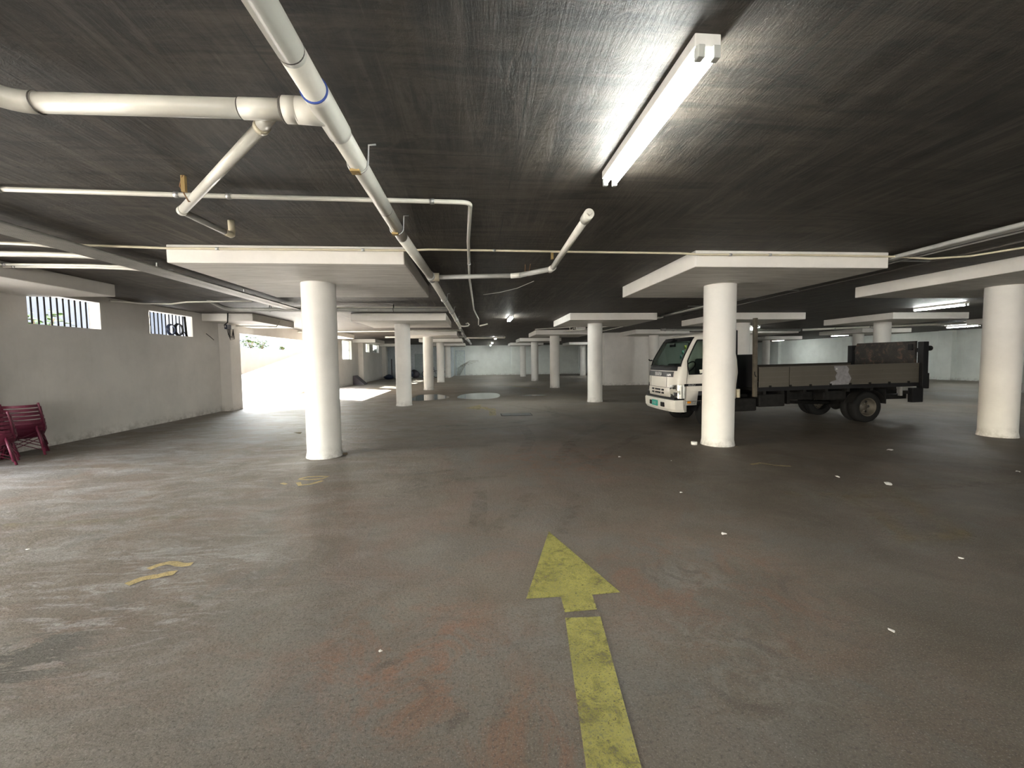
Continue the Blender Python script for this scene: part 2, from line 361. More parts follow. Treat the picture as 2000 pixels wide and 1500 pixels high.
ys = [YB, -11, -6, -0.5, 6.2, 8.72, 10.27, 11.70, 13.36, 15.2, 26.2, 27.42, 29.42, 32.4, 34.25, 35.4, 37.5, YF]
zs = [0, 1.72, 2.30, 2.385, 2.65, 2.98, HC]
holes = set()
for y0 in (-11, -0.5, 15.2):  # the two nearer openings are unseen, added for daylight from the left
    i = ys.index(y0); holes |= {(i, j) for j in range(4)}
for y0 in (8.72, 11.70): holes |= {(ys.index(y0), j) for j in (3, 4)}
holes |= {(ys.index(27.42), j) for j in (1, 2, 3, 4)}
for y0 in (32.4, 35.4): holes |= {(ys.index(y0), j) for j in (2, 3, 4)}
wl = wall_cells('wall_left', M['wall'], WL, WL - .22, ys, zs, holes)
for y, b in ((7.3, .3), (14.9, .3), (31.4, .4), (39.0, .35)):
    MB().box(WL, WL + .35, y - b, y + b, 0, HC, 0.01).obj('pilaster', M['wall'], wl)
for y in (7.3, 15.3, 23.3, 31.3, 39.3):
    o = MB().box(WL, WL + 1.5, y - 1.5, y + 1.5, HS, HC, 0.012).obj('wall_capital', M['cap'], wl)
portal(WL - .24, -8.5, 1.32, 2.65, 5, (0, -PI / 2, 0)); portal(WL - .24, 2.85, 1.32, 2.65, 6.7, (0, -PI / 2, 0)); portal(WL - .24, 20.7, 1.32, 2.65, 11, (0, -PI / 2, 0))
for y, l, z, hh in ((9.5, 1.55, 2.68, .6), (12.5, 1.66, 2.68, .6), (28.4, 2, 2.35, 1.26)): portal(WL - .24, y, z, hh, l, (0, -PI / 2, 0))
MB().box(WR, WR + .25, YB, YF, 0, HC).obj('wall_right', M['wallg'])['kind'] = 'structure'
wr = bpy.data.objects['wall_right']
for y in (7.3, 15.3, 24.2, 31.3, 39.3): MB().box(WR - .3, WR, y - .4, y + .4, 0, HC, 0.01).obj('pilaster', M['wallg'], wr)
wf = MB().box(-2.3, WR + .25, YF, YF + .25, 0, HC).obj('wall_far', M['wallg']); wf['kind'] = 'structure'
MB().box(3.75, 4.7, YF - .35, YF, 0, HC, 0.01).obj('pilaster', M['wallg'], wf)
MB().box(11.0, 11.5, YF - .35, YF, 0, HC, 0.01).obj('pilaster', M['wallg'], wf)
wn = MB().box(WL, -2.3, 40.4, YF, 0, HC).obj('wall_recess', M['bluew'], None); wn['kind'] = 'structure'
dr = MB().box(-5.75, -4.62, 40.34, 40.4, 0, 2.25, 0.008).obj('door_1', plain('blue_grey_door', (0.30, 0.36, 0.38), 0.6)); dr['kind'] = 'structure'
MB().box(-5.87, -5.75, 40.30, 40.4, 0, 2.36).obj('door_frame', M['bluew'], dr); MB().box(-4.62, -4.5, 40.30, 40.4, 0, 2.36).obj('door_frame', M['bluew'], dr)
MB().box(-5.75, -4.62, 40.30, 40.4, 2.25, 2.36).obj('door_frame', M['bluew'], dr)
MB().tube([(-4.75, 40.3, 1.0), (-4.75, 40.27, 1.03), (-4.86, 40.27, 1.03)], 0.012, 8).obj('door_handle', M['galv'], dr)
d2 = MB().box(-2.05, -1.2, YF - .05, YF, 0, 2.55, 0.006).obj('door_2', plain('pale_door', (0.62, 0.68, 0.66), 0.5)); d2['kind'] = 'structure'
for a, b, c_, d_ in ((-2.12, -2.05, 0, 2.62), (-1.2, -1.13, 0, 2.62), (-2.05, -1.2, 2.55, 2.62)): MB().box(a, b, YF - .07, YF, c_, d_).obj('door_frame', M['bluew'], d2)
wall_cells('wall_back', M['wall'], YB, YB - .22, [WL - .25, -3.0, 6.0, WR + .25], [0, 2.65, HC], {(1, 0)}, 'x')  # unseen rear opening, added to light the column fronts
portal(1.5, YB - .24, 1.32, 9, 2.65, (PI / 2, 0, 0))
MB().box(WL - .25, 14, -30, YB, -.3, 0).obj('ground_rear', M['conc'])['kind'] = 'structure'  # unseen rear yard, added to bring light in through the back opening
MB().box(WL - .22, WR + .25, YB - .2, YF + .25, HC + .36, 13).obj('facade_above', M['retain'])['kind'] = 'structure'
MB().box(WL - 1.55, WL - .25, 7.6, 14.2, 3.18, 3.34).obj('sun_block_canopy', M['retain'])['kind'] = 'structure'
co = MB().box(7.62, 14.6, 24.35, 28.2, 0, HC, 0.01).obj('wall_core', M['wall']); co['kind'] = 'structure'

def window(n, y0, y1, z0, z1, bars, panes):
    w = bpy.data.objects.new('window_%d' % n, None); COL.objects.link(w); w.location = (WL - .18, (y0 + y1) / 2, z0); w['kind'] = 'structure'
    hy = (y1 - y0) / 2; h = z1 - z0
    for k in range(bars):
        y = -hy + (y1 - y0) * (k + 1) / (bars + 1); MB().tube([(0, y, 0.0), (0, y, h)], 0.014, 8).obj('bar', M['chassis'], w)
    if panes:
        for a, b, c, d in ((-hy, hy, 0, .04), (-hy, hy, h - .04, h), (-hy, -hy + .04, .04, h - .04), (hy - .04, hy, .04, h - .04)):
            MB().box(-.03, .03, a, b, c, d, .004).obj('frame', M['lamp'], w)
        MB().box(-.02, .02, -hy + .04, hy - .04, h / 2 - .015, h / 2 + .015).obj('transom', M['black'], w)
        for c, d in ((.04, h / 2 - .015), (h / 2 + .015, h - .04)): MB().box(-.004, .004, -hy + .04, hy - .04, c, d).obj('pane', M['pane'], w)
    return w
window(1, 8.72, 10.27, 2.385, 2.98, 11, False); window(2, 11.70, 13.36, 2.385, 2.98, 11, False)
window(3, 27.42, 29.42, 1.72, 2.98, 0, True); window(4, 32.4, 34.25, 2.30, 2.98, 0, True); window(5, 35.4, 37.5, 2.30, 2.98, 0, True)

# floor print and relief that belongs to the floor
def flat(name, poly, mat, z=0.0025): return MB().add([(x, y, z) for x, y in poly], [tuple(range(len(poly)))]).obj(name, mat, floor)
flat('painted_arrow', [(0.31, 2.70), (0.545, 2.70), (0.535, 2.525), (0.745, 2.535), (0.76, 2.70), (0.96, 2.71), (0.65, 3.77)], M['ypaint'])
flat('painted_arrow', [(0.30, 0.7), (0.515, 0.7), (0.745, 2.46), (0.525, 2.47)][::1], M['ypaint'])
flat('painted_arrow', [(-0.36, 14.02), (0.10, 13.45), (0.14, 13.85), (0.62, 13.75), (0.60, 13.05), (0.42, 13.05), (0.42, 13.95), (0.16, 14.4), (0.14, 15.1)][:4] + [(0.60, 13.2), (0.40, 13.2), (0.38, 14.15), (0.15, 14.3), (0.14, 15.05)], M['yfaint'])
flat('painted_arrow', [(0.36, 12.0), (0.56, 12.0), (0.60, 13.1), (0.40, 13.1)], M['yfaint'])
def stroke(name, pts, w, mat, z=0.003, wend=None):
    m = MB(); vs = []; n = len(pts)
    for i, p in enumerate(pts):
        a = Vector(pts[max(0, i - 1)]); b = Vector(pts[min(n - 1, i + 1)]); d = (b - a).normalized(); q = Vector((-d.y, d.x))
        ww = w if wend is None else w + (wend - w) * i / (n - 1)
        vs += [(p[0] + q.x * ww / 2, p[1] + q.y * ww / 2, z), (p[0] - q.x * ww / 2, p[1] - q.y * ww / 2, z)]
    m.add(vs, [(2 * i, 2 * i + 1, 2 * i + 3, 2 * i + 2) for i in range(n - 1)]); return m.obj(name, mat, floor)
yn = worn_paint('yellow_number_paint', (0.70, 0.55, 0.27), 0.78)
stroke('painted_number', [(-2.55, 3.185), (-2.51, 3.255), (-2.46, 3.28), (-2.42, 3.285), (-2.37, 3.32), (-2.315, 3.33)], 0.075, yn)
stroke('painted_number', [(-2.57, 3.415), (-2.54, 3.47), (-2.49, 3.505), (-2.44, 3.50), (-2.38, 3.465), (-2.33, 3.455), (-2.28, 3.465)], 0.062, yn)
stroke('painted_number', [(-2.56, 5.66), (-2.53, 5.70)], 0.11, yn)
stroke('painted_number', [(-2.44, 5.90), (-2.36, 5.98), (-2.2, 5.99), (-2.08, 5.97), (-2.12, 5.86), (-2.3, 5.84), (-2.44, 5.88)], 0.045, yn)
stroke('painted_number', [(-2.38, 5.72), (-2.30, 5.58), (-2.18, 5.62), (-2.08, 5.76)], 0.06, yn)
stroke('painted_line', [(-6.6, 4.5), (-4.7, 4.53), (-2.85, 4.57)], 0.10, M['yghost']); stroke('painted_line', [(-6.5, 6.98), (-4.1, 6.99)], 0.10, M['yghost'])
for p in ([(3.55, 4.52), (4.2, 4.40), (4.05, 3.9), (3.82, 3.35)], [(3.62, 3.3), (4.28, 3.26)], [(4.28, 3.26), (4.55, 3.85), (4.82, 4.4)], [(4.6, 4.5), (6.8, 4.62)], [(4.75, 4.3), (4.1, 4.35)]): stroke('painted_line', p, 0.16, M['yghost'])
stroke('painted_number', [(4.05, 5.83), (4.25, 5.9), (4.35, 5.75), (4.55, 5.66)], 0.07, M['yfaint'])
stroke('painted_line', [(2.2, 25.5), (3.3, 22.5)], 0.22, M['yfaint'])
for p, w in (([(1.25, 6.4), (1.6, 7.4), (2.3, 8.8), (3.4, 10.2)], .2), ([(1.75, 6.0), (2.3, 7.1), (3.3, 8.3), (4.6, 9.2)], .18), ([(0.75, 7.0), (1.1, 8.4), (1.1, 9.9)], .22), ([(1.7, 6.2), (1.62, 7.0), (1.75, 8.0)], .26),
             ([(-0.02, 3.9), (0.02, 4.6), (0.03, 5.2)], .17), ([(0.1, 3.8), (0.42, 4.4), (0.62, 4.9)], .17), ([(0.75, 3.7), (1.0, 4.3), (1.15, 4.9)], .15), ([(-1.1, 5.0), (-0.2, 5.6), (0.4, 5.7)], .12),
             ([(-1.3, 5.9), (-0.75, 5.95), (-0.3, 6.1)], .13), ([(-0.9, 5.2), (-0.75, 5.7)], .22), ([(-1.6, 10.2), (0.6, 10.3), (2.2, 11.4), (2.4, 14.2)], .2), ([(0.0, 15.5), (1.2, 14.6), (2.4, 12.2), (2.9, 10.6)], .22), ([(-2.2, 9.6), (0.3, 9.7), (2.0, 10.4)], .14)):
    stroke('tyre_mark', [tuple(v) for v in p], w, M['tyremark'], 0.0035)

# ------------------------------------------------------------------ columns
shaft_me = MB().lathe([(0.29, 0), (0.285, .03), (0.272, .10), (0.270, HS)], 48).obj('shaft', M['white'])
def column(x, y, label, cx=0.0):
    t = thing('column', label, 'column', (x, y, 0), 0, 'round white columns of the car park')
    global shaft_me
    if shaft_me.parent is None: s = shaft_me
    else: s = shaft_me.copy(); COL.objects.link(s)
    s.parent = t; s.rotation_euler = (0, 0, random.uniform(0, 6))
    c = MB().box(cx - 1.5, cx + 1.5, -1.48, 1.52, HS, HC, 0.012)
    o = c.obj('capital', M['cap'], t); o.data.materials.append(M['soffit'])
    for p in o.data.polygons:
        if p.normal.z < -0.9: p.material_index = 1
    return t
rows = (('left', -2.59, 0.15), ('centre', 4.42, 0.23), ('right', 10.17, -0.15))
ordn = ('nearest', 'second', 'third', 'fourth', 'farthest')
extra = {('left', 0): 'nearest white column left of the main white drain pipe, beside the vehicle opening',
         ('left', 1): 'second white column in the left row, with a puddle just behind it', ('left', 2): 'third white column in the left row, mirrored in the puddle',
         ('left', 3): 'fourth white column in the left row, thin and far off', ('left', 4): 'farthest white column in the left row, grey in shade before the far wall',
         ('centre', 0): 'white column standing in front of the cab of the truck', ('centre', 1): 'white column in the aisle left of the truck, second in its row',
         ('centre', 2): 'third white column in the row behind the truck cab side, left of centre', ('centre', 3): 'fourth column in the central row, shaded grey', ('centre', 4): 'farthest column in the central row, close to the far wall',
         ('right', 0): 'large grainy white column at the right edge of the photo, nearest on that side', ('right', 1): 'white column just behind the gap between truck cab and load bed',
         ('right', 2): 'slim white column left of the truck windscreen before the inner wall block', ('right', 4): 'far column seen between two others in front of the far wall'}
for nm, x, cx in rows:
    for k in range(5):
        if (nm, k) in extra: column(x, 7.315 + 8 * k, extra[(nm, k)], cx)
column(15.99, 15.315, 'white column rising behind the raised tail lift of the truck', 0.35)
column(15.99, 23.315, 'far white column mostly hidden behind the gap next to the truck cab', 0.3)
column(22.8, 23.315, 'small far white column left of the one behind the tail lift', 0.3)
column(22.8, 31.3, 'grey far column seen over the truck bed before the bluish wall', 0.3)
column(22.8, 15.315, 'far right white column hidden behind the large grainy one', 0.3)

# ------------------------------------------------------------------ fluorescent battens
def batten(x, y, label, L=1.47):
    t = thing('fluorescent_light', label, 'light', (x, y, HC), 0, 'fluorescent battens on the ceiling'); h = L / 2
    MB().box(-.065, .065, -h, h, -.062, 0, .006).obj('housing', M['lamp'], t)
    for s in (-1, 1):
        MB().tube([(s * .038, -h + .045, -.098), (s * .038, h - .045, -.098)], 0.0135, 10).obj('tube', M['tube'], t)
        for e in (-1, 1): MB().box(s * .038 - .018, s * .038 + .018, e * (h - .005) - .02, e * (h - .005) + .02 - .005 * e, -.118, -.06, .005).obj('lampholder', M['clamp'], t)
    MB().box(-.012, .012, -h + .05, h - .05, -.085, -.06).obj('reflector_ridge', M['lamp'], t)
    return t
batten(1.12, 2.72, 'long twin tube fluorescent light, nearest one, lit on the dark ceiling')
for x, y, l in ((1.25, 15.0, 'small lit fluorescent light, second in the middle line of lights'), (1.36, 28.3, 'third lit light in the middle line, a bright dot near the pale pipe'), (1.45, 36.4, 'fourth lit light in the middle line, a dot above the far wall'), (1.5, 42.0, 'farthest lit light of the middle line, smallest dot above the far wall'),
                (14.2, 11.8, 'lit fluorescent light left of the large right column, upper one'), (25.2, 19.8, 'lit fluorescent light left of the large right column, lower and farther one'),
                (13.8, 20.2, 'lit light glinting beside the tall post of the truck bed'), (25.8, 27.8, 'lit light glinting over the truck bed by the far wall'), (27.0, 35.5, 'far lit light by the bluish right wall'), (10.8, 36.5, 'far lit light behind the inner wall block'),
                (1.1, -9.4, 'added fluorescent fill light on the ceiling behind the viewer'), (-6.0, -6.0, 'added fluorescent fill light by the left wall behind the viewer'), (25.4, 11.8, 'added fluorescent fill light near the right wall, outside the view'), (25.4, 4.0, 'added fluorescent fill light near the right wall behind the view, farther out'), (13.6, 0.6, 'added fluorescent fill light on the ceiling to the right, outside the view')): batten(x, y, l)  # battens on this line are unseen, added to raise the light indoors

# ------------------------------------------------------------------ drain pipes and conduits under the ceiling
def hanger(parent, p, r, s=1):
    m = MB(); x, y, z = p
    pts = [(x - r * 1.25, y, HC)] + [(x + math.sin(a) * r * 1.12, y, z - math.cos(a) * r * 1.12) for a in (-PI * .5 + PI * i / 10 for i in range(11))] + [(x + r * 1.25, y, HC - .02), (x + r * 1.25 + .05, y, HC - .015)]
    m.tube(pts, 0.007, 6).obj('hanger', M['galv'], parent)
def ring(parent, a, b, r, mat, name='coupling'): return MB().tube([a, b], r, 24).obj(name, mat, parent)
dp = thing('drain_pipe', 'thick white main drain pipe running away along the ceiling', 'pipe')
PZ, PR = 2.985, 0.062
path = [(-0.80, -1.5), (-0.80, 2.05), (-0.80, 4.85), (-0.72, 7.1), (-0.66, 12.0), (-0.63, 17.2)]
P3 = [(x, y, PZ + 0.0 * y) for x, y in path]
for i in range(len(P3) - 1): MB().tube([P3[i], P3[i + 1]], PR, 28).obj('pipe_length', M['pvc'], dp)
MB().tube([(-0.80, 2.30, PZ), (-0.80, 2.34, PZ), (-0.80, 2.66, PZ), (-0.80, 2.70, PZ)], PR, 28, rads=[PR * 1.13] * 4).obj('tee_body', M['pvc'], dp)
MB().tube([(-0.80, 2.50, PZ), (-0.96, 2.485, PZ)], PR * 1.10, 28).obj('tee_branch', M['pvc'], dp)
ring(dp, (-0.80, 2.295, PZ), (-0.80, 2.302, PZ), PR * 1.14, M['blue'], 'primer_band')
for y in (2.02, 4.0, 4.85): ring(dp, (-0.80, y, PZ), (-0.80, y + .007, PZ), PR * 1.01, M['joint'], 'joint_ring')
for x, y in ((-.80, 3.1), (-.80, 4.55)):
    hanger(dp, (x, y, PZ), PR); MB().box(x - .045, x + .02, y - .05, y + .02, PZ - PR - .012, PZ - PR + .006, .004).obj('packing_block', M['wood'], dp)
MB().tube([(-0.72, 7.0, PZ), (-0.72, 7.3, PZ)], PR * 1.15, 24).obj('tee_body', M['pvcg'], dp); MB().tube([(-.72, 7.15, PZ), (-.585, 7.15, PZ)], PR * 1.1, 24).obj('tee_branch', M['cream'], dp)
for x, y in ((-.69, 9.6), (-.66, 12), (-.645, 14.6)): ring(dp, (x, y - .06, PZ), (x, y + .06, PZ), PR * 1.12, M['pvcg']); hanger(dp, (x, y + .12, PZ), PR)
bp = thing('drain_pipe', 'white branch drain pipe crossing to the left with a swept bend', 'pipe')
e = [(-1.02, 2.485, PZ), (-2.28, 2.505, PZ)]
MB().tube(e, 0.05, 28).obj('pipe_length', M['pvc'], bp)
MB().tube(arc((-2.28, 2.505, PZ), (-2.47, 2.51, PZ), (-2.50, 2.26, PZ + .02), 0.19, 8) + [(-2.51, 2.05, PZ + .02)], 0.054, 28).obj('bend', M['pvc'], bp)
MB().tube([(-2.51, 2.05, PZ + .02), (-2.52, 0.4, PZ + .02)], 0.05, 24).obj('pipe_length', M['pvc'], bp)
MB().tube([(-.95, 2.485, PZ), (-1.02, 2.485, PZ)], 0.068, 28).obj('coupling', M['pvc'], bp); ring(bp, (-1.022, 2.486, PZ), (-1.034, 2.486, PZ), 0.066, M['joint'], 'joint_ring')
MB().tube([(-1.04, 2.486, PZ), (-1.25, 2.489, PZ)], 0.054, 28).obj('wye_body', M['pvc'], bp); ring(bp, (-1.252, 2.489, PZ), (-1.258, 2.489, PZ), 0.052, M['joint'], 'joint_ring'); ring(bp, (-2.28, 2.505, PZ), (-2.288, 2.505, PZ), .056, M['joint'], 'joint_ring')
MB().tube([(-1.10, 2.50, PZ - .005), (-1.22, 2.64, PZ - .01)], 0.040, 20).obj('wye_branch', M['pvc'], bp); ring(bp, (-1.205, 2.625, PZ - .01), (-1.235, 2.66, PZ - .01), 0.044, M['cream'])
dg = thing('drain_pipe', 'slanting pipe from the white branch ending in a thin elbowed arm', 'pipe')
MB().tube([(-1.235, 2.66, 2.975), (-2.60, 4.09, 2.975)], 0.036, 20).obj('pipe_length', M['pvc'], dg); MB().tube([(-2.585, 4.075, 2.975), (-2.63, 4.12, 2.975)], 0.041, 20).obj('elbow', M['pvc'], dg)
MB().tube([(-2.62, 4.12, 2.972), (-2.60, 4.80, 2.972)], 0.030, 16).obj('arm', M['pvcg'], dg)
MB().tube([(-2.60, 4.72, 2.972), (-2.598, 4.83, 2.972)] + [(-2.60, 4.85, 2.98), (-2.60, 4.855, 3.03), (-2.60, 4.85, HC)], 0.033, 16).obj('elbow', M['cream'], dg)
MB().tube([(-2.35, 3.72, HC), (-2.39, 3.74, 3.05), (-2.36, 3.79, 2.945), (-2.32, 3.84, 2.965), (-2.30, 3.86, 3.0)], 0.006, 6).obj('hanger', M['rust'], dg); MB().box(-2.37, -2.34, 3.72, 3.75, 3.0, HC).obj('packing_block', M['wood'], dg)
tp = thing('drain_pipe', 'grey side pipe bending up to a capped white end right of the main pipe', 'pipe')
for a, b, r, nm, mt in (((-.585, 7.15, 2.985), (0.62, 6.97, 2.98), .036, 'pipe_length', 'pvcg'), ((.60, 6.975, 2.98), (.76, 6.92, 2.98), .043, 'coupling', 'pvc'), ((.75, 6.92, 2.98), (1.17, 6.47, 2.985), .040, 'pipe_length', 'pvcg'), ((1.17, 6.53, 2.985), (1.19, 6.34, 2.985), .048, 'elbow', 'pvc'), ((1.185, 6.40, 2.985), (1.12, 4.18, 3.0), .040, 'pipe_length', 'pvc'), ((1.12, 4.24, 3.0), (1.115, 4.06, 3.0), .05, 'cap', 'pvc')): MB().tube([a, b], r, 20).obj(nm, M[mt], tp)
MB().tube([(1.115, 4.06, 3.0), (1.114, 4.02, 3.0)], 0.024, 4).obj('cap_nut', M['pvc'], tp); MB().tube([(.82, 6.82, HC), (.82, 6.84, 2.96), (.86, 6.80, 2.935), (.9, 6.78, HC)], .006, 6).obj('hanger', M['rust'], tp); MB().box(1.1, 1.13, 6.0, 6.06, 3.03, HC).obj('packing_block', M['wood'], tp)
def conduit(label, pts, r, mat='pvc', name='conduit', clips=(), cat='conduit', group=None):
    t = thing(name, label, cat, (0, 0, 0), 0, group); MB().tube(pts, r, 12).obj('pipe_length', M[mat], t)
    for i, f in clips:
        a, b = Vector(pts[i]), Vector(pts[i + 1]); p = a.lerp(b, f); d = (b - a).normalized()
        MB().tube([p - d * .02, p + d * .02], r * 1.3, 12).obj('clip', M['galv'], t)
    return t
Z1 = HC - .035
A = [(-6.6, 3.93, Z1), (-2.41, 4.06, Z1), (-0.16, 4.09, Z1)]; B = arc(A[-1], (-0.02, 4.10, Z1), (-0.06, 4.5, Z1), .09, 5)
conduit('thin cream conduit crossing the ceiling and turning away at an elbow', A + B + [(-.07, 5.4, Z1), (-.09, 7.9, Z1), (-.03, 12.6, Z1), (.02, 13.6, Z1), (.13, 15.6, Z1), (.14, 18.0, Z1)], .021, 'pvc', clips=((0, .12), (0, .62), (0, .95), (1, .1), (1, .9), (9, .5)))
Z2 = HC - .04
conduit('long thin conduit along the front edges of the near column capitals', [(-7.4, 5.66, Z2), (-5.7, 5.70, Z2), (-4.2, 5.76, Z2 - .02), (-3.9, 5.80, Z2 - .02), (-.85, 5.78, Z2 - .02), (-.6, 5.80, Z2), (1.15, 5.84, Z2), (2.9, 5.82, Z2 - .01), (3.2, 5.80, Z2 - .03), (4.7, 5.80, Z2 - .02), (6.2, 5.80, Z2 - .03), (6.8, 5.83, Z2 - .05), (7.25, 5.65, Z2 - .05), (7.6, 5.1, Z2 - .03), (8.4, 4.2, Z2)], .015, 'cream', clips=((3, .2), (3, .8), (5, .5), (8, .3), (8, .7)))
# bundle of conduits above the left bays
bun = thing('conduit_bundle', 'flat grey bundle of parallel conduits running away above the left bays', 'conduits')
for k in range(9):
    x = -4.62 - k * .043
    MB().tube([(x, -2, 3.0 + .003 * (k % 2)), (x, 5, 3.002), (x + .02 * math.sin(k), 11.6, 2.998)], .0185, 10).obj('conduit', M['pvcg'], bun)
for y in (1.5, 4.2, 6.9, 9.3): MB().box(-5.03, -4.57, y - .02, y + .02, 3.018, 3.03).obj('saddle', M['galv'], bun); MB().box(-4.81, -4.79, y - .01, y + .01, 3.03, HC).obj('rod', M['galv'], bun)
for n, (y, x1, r) in enumerate(((5.62, -5.05, .016), (6.14, -4.95, .03), (6.22, -4.95, .022), (6.80, -5.0, .018), (6.93, -5.0, .025))):
    conduit(('thin pale conduit meeting the grey bundle from the left, topmost', 'thicker pale conduit meeting the grey bundle from the left', 'pale conduit lying just behind the thicker one left of the grey bundle', 'thin conduit with a bend, lower left of the grey bundle', 'lowest pale conduit meeting the grey bundle from the left')[n],
            [(-8.35, y - .08, Z2 - .03), (-5.7, y - .02, Z2 - .03), (x1 - .25, y, Z2 - .04), (x1 - .08, y + .03, 3.04), (x1 + .05, y + .2, 3.03)], r, clips=((0, .6),))
mp = thing('drain_pipe', 'grey pipe crossing the ceiling behind the nearest left column', 'pipe')
MB().tube([(-6.45, 10.9, HC)] + arc((-6.45, 10.9, HC), (-6.45, 11.65, 2.99), (-3, 11.72, 2.99), .3, 6) + [(-.75, 11.74, 2.99)], .05, 20).obj('pipe_length', M['pvcg'], mp)
conduit('thin white pipe lying right behind the grey cross pipe', [(-5.2, 11.9, 3.08), (-.8, 11.95, 3.08)], .02)
for x in (-5.4, -2.2): MB().tube([(x, 11.70, HC), (x, 11.64, 2.98), (x, 11.70, 2.93), (x, 11.78, 2.98), (x, 11.74, HC)], .008, 6).obj('hanger', M['black'], mp)
conduit('white pipe along the top of the left wall by the barred windows', [(WL + .03, 10.5, 3.06), (-8.0, 11.0, 3.06), (-7.4, 11.05, 3.06), (-6.9, 10.8, 3.07), (-5.3, 10.6, 3.07)], .02)
conduit('white pipe crossing the ceiling between the second and third left columns', [(-8.3, 20.6, 3.03), (-2.7, 20.4, 3.03), (-.7, 20.4, 3.03)], .04)
conduit('far white pipe ending in a small elbow near the far ceiling lights', [(-.6, 26.6, 3.0), (.5, 26.9, 3.0), (1.85, 27.0, 3.0), (1.9, 27.0, 3.08)], .045)
conduit('far white pipe left of the broken pipe end above the far columns', [(-5.5, 26.4, 3.07), (-.75, 26.6, 3.07)], .05, clips=((0, .45),))
br = thing('drain_pipe', 'broken grey pipe end with loose fittings hanging near the far wall', 'pipe')
for a, b, r in (((-.66, 18.2, 3.0), (-.62, 21.5, 3.0), .06), ((-.66, 22, 2.99), (-.6, 25.5, 2.97), .075), ((-.6, 27.0, 2.98), (-.45, 29.5, 2.93), .085), ((-.45, 29.6, 2.92), (-.35, 31.5, 2.80), .075)): MB().tube([a, b], r, 16).obj('pipe_length', M['pvcg'], br)
MB().tube([(-.6, 17.3, 3.0), (-.45, 17.2, 2.97), (-.3, 17.2, 2.98), (-.24, 17.2, 3.04), (-.3, 17.2, 3.1), (-.38, 17.2, 3.06)], .03, 12).obj('trap_loop', M['pvc'], br)
MB().tube([(.2, 17.9, 3.05), (.36, 17.6, 3.06), (.52, 17.6, 3.1)], .03, 10).obj('offcut', M['pvc'], br)
# right-hand run
rb = thing('conduit_bundle', 'run of grey pipes along the ceiling right of the truck and over its cab', 'conduits')
for x, r, z, mt in ((6.19, .032, 3.06, 'pvcg'), (6.27, .02, 3.07, 'pvcg'), (6.34, .02, 3.07, 'pvcg'), (6.42, .017, 3.07, 'pvcg'), (6.62, .014, 3.08, 'pvcg'), (7.2, .014, 3.08, 'joint')):
    MB().tube([(x - .05, -2, z), (x, 5, z), (x + .35 if x < 6.2 else x + .25, 11.2, z), (x + .2 * (x < 6.5) + .1, 14.4, z)], r, 10).obj('conduit', M[mt], rb)
MB().box(6.5, 7.15, -2, 14, 3.105, HC - .001).obj('backing_board', M['ceiling'], rb)
for y in (3.5, 6.2, 9.0, 11.8): MB().box(6.16, 7.3, y - .015, y + .015, 3.085, 3.1).obj('saddle', M['galv'], rb)
for n, (p, r) in enumerate((([(6.45, 14.6, 3.07), (6.4, 17.2, 3.04), (5.6, 19, 3.02), (4.5, 21.3, 3.0)], .02), ([(6.6, 14.6, 3.05), (6.5, 17, 3.0), (6.4, 20.5, 2.99), (6.3, 23, 3.0)], .018), ([(6.3, 14.4, 3.03), (6.28, 17.0, 3.05), (4.9, 18.6, 3.06), (2.9, 20.3, 3.06)], .015))):
    conduit(('loose pale cable behind the second central column, upper one', 'loose pale cable behind the second central column, lower one', 'loose pale cable fanning out under the second central capital')[n], p, r, name='cable', cat='cable')
conduit('cream pipe stub with an open end at the end of the right pipe run', [(6.55, 14.3, 3.04), (6.35, 15.6, 3.0)], .035)
conduit('grey drain pipe crossing above the truck cab and load bed', [(8.9, 19.6, 2.96), (9.6, 19.6, 2.95), (16.6, 20.3, 2.95)], .06, 'pvcg', 'drain_pipe', clips=((0, .3), (0, .9), (1, .55), (1, .995)), cat='pipe')
conduit('white drain pipe sloping up behind the capital over the tail lift', [(16.7, 20.25, 2.95), (19.3, 18.2, 2.97), (21.5, 16.8, 2.98)], .05, 'pvc', 'drain_pipe', clips=((0, .4), (0, .8)), cat='pipe')
conduit('thin wire sagging across the ceiling beyond the capped pipe end', [(1.15, 8.2, HC - .01), (.9, 9.0, HC - .012), (.55, 9.6, HC - .01), (.2, 9.9, HC - .01)], .006, 'pvc', 'cable', cat='cable')
ft = thing('cable_fitting', 'white bracket hanging below the second central capital', 'bracket', (4.6, 19.6, HC)); MB().tube([(-.15, 0, 0), (-.15, 0, -.16), (-.05, 0, -.16), (.05, 0, -.05), (.1, 0, -.16), (.1, 0, 0)], .02, 8).obj('bent_tube', M['pvc'], ft); MB().box(.15, .6, -.05, .05, -.15, 0, .01).obj('box', M['lamp'], ft)

# junction box and loose cables on the pilaster by the opening
jb = thing('junction_box', 'small dark blue junction box with loose cables on the pilaster by the opening', 'box', (WL + .36, 14.45, 2.75))
MB().box(-.02, .07, -.1, .12, -.06, .09, .008).obj('case', M['bag'], jb); MB().box(-.02, .05, .16, .36, -.04, .08, .006).obj('plate', M['lamp'], jb)
for k in range(4): MB().tube([(.03, -.05 + .06 * k, -.05), (.05, -.02 + .03 * k, -.25 - .05 * k), (.06, .15 + .05 * k, -.3 - .02 * k), (.03, .3, -.04)], .008, 6).obj('cable', M['black'], jb)
conduit('black cable dropping from the ceiling to the junction box', [(-7.6, 13.75, HC), (-7.62, 13.75, 2.85), (-7.8, 13.9, 2.78), (-8.0, 14.3, 2.75)], .018, 'black', 'cable', cat='cable')
conduit('pale pipe along the lintel of the vehicle opening with a dark end drop', [(-8.0, 14.9, 2.84), (-7.2, 15.2, 2.84), (-6.92, 15.4, 2.84), (-6.85, 15.5, 3.05)], .022, 'pvc')
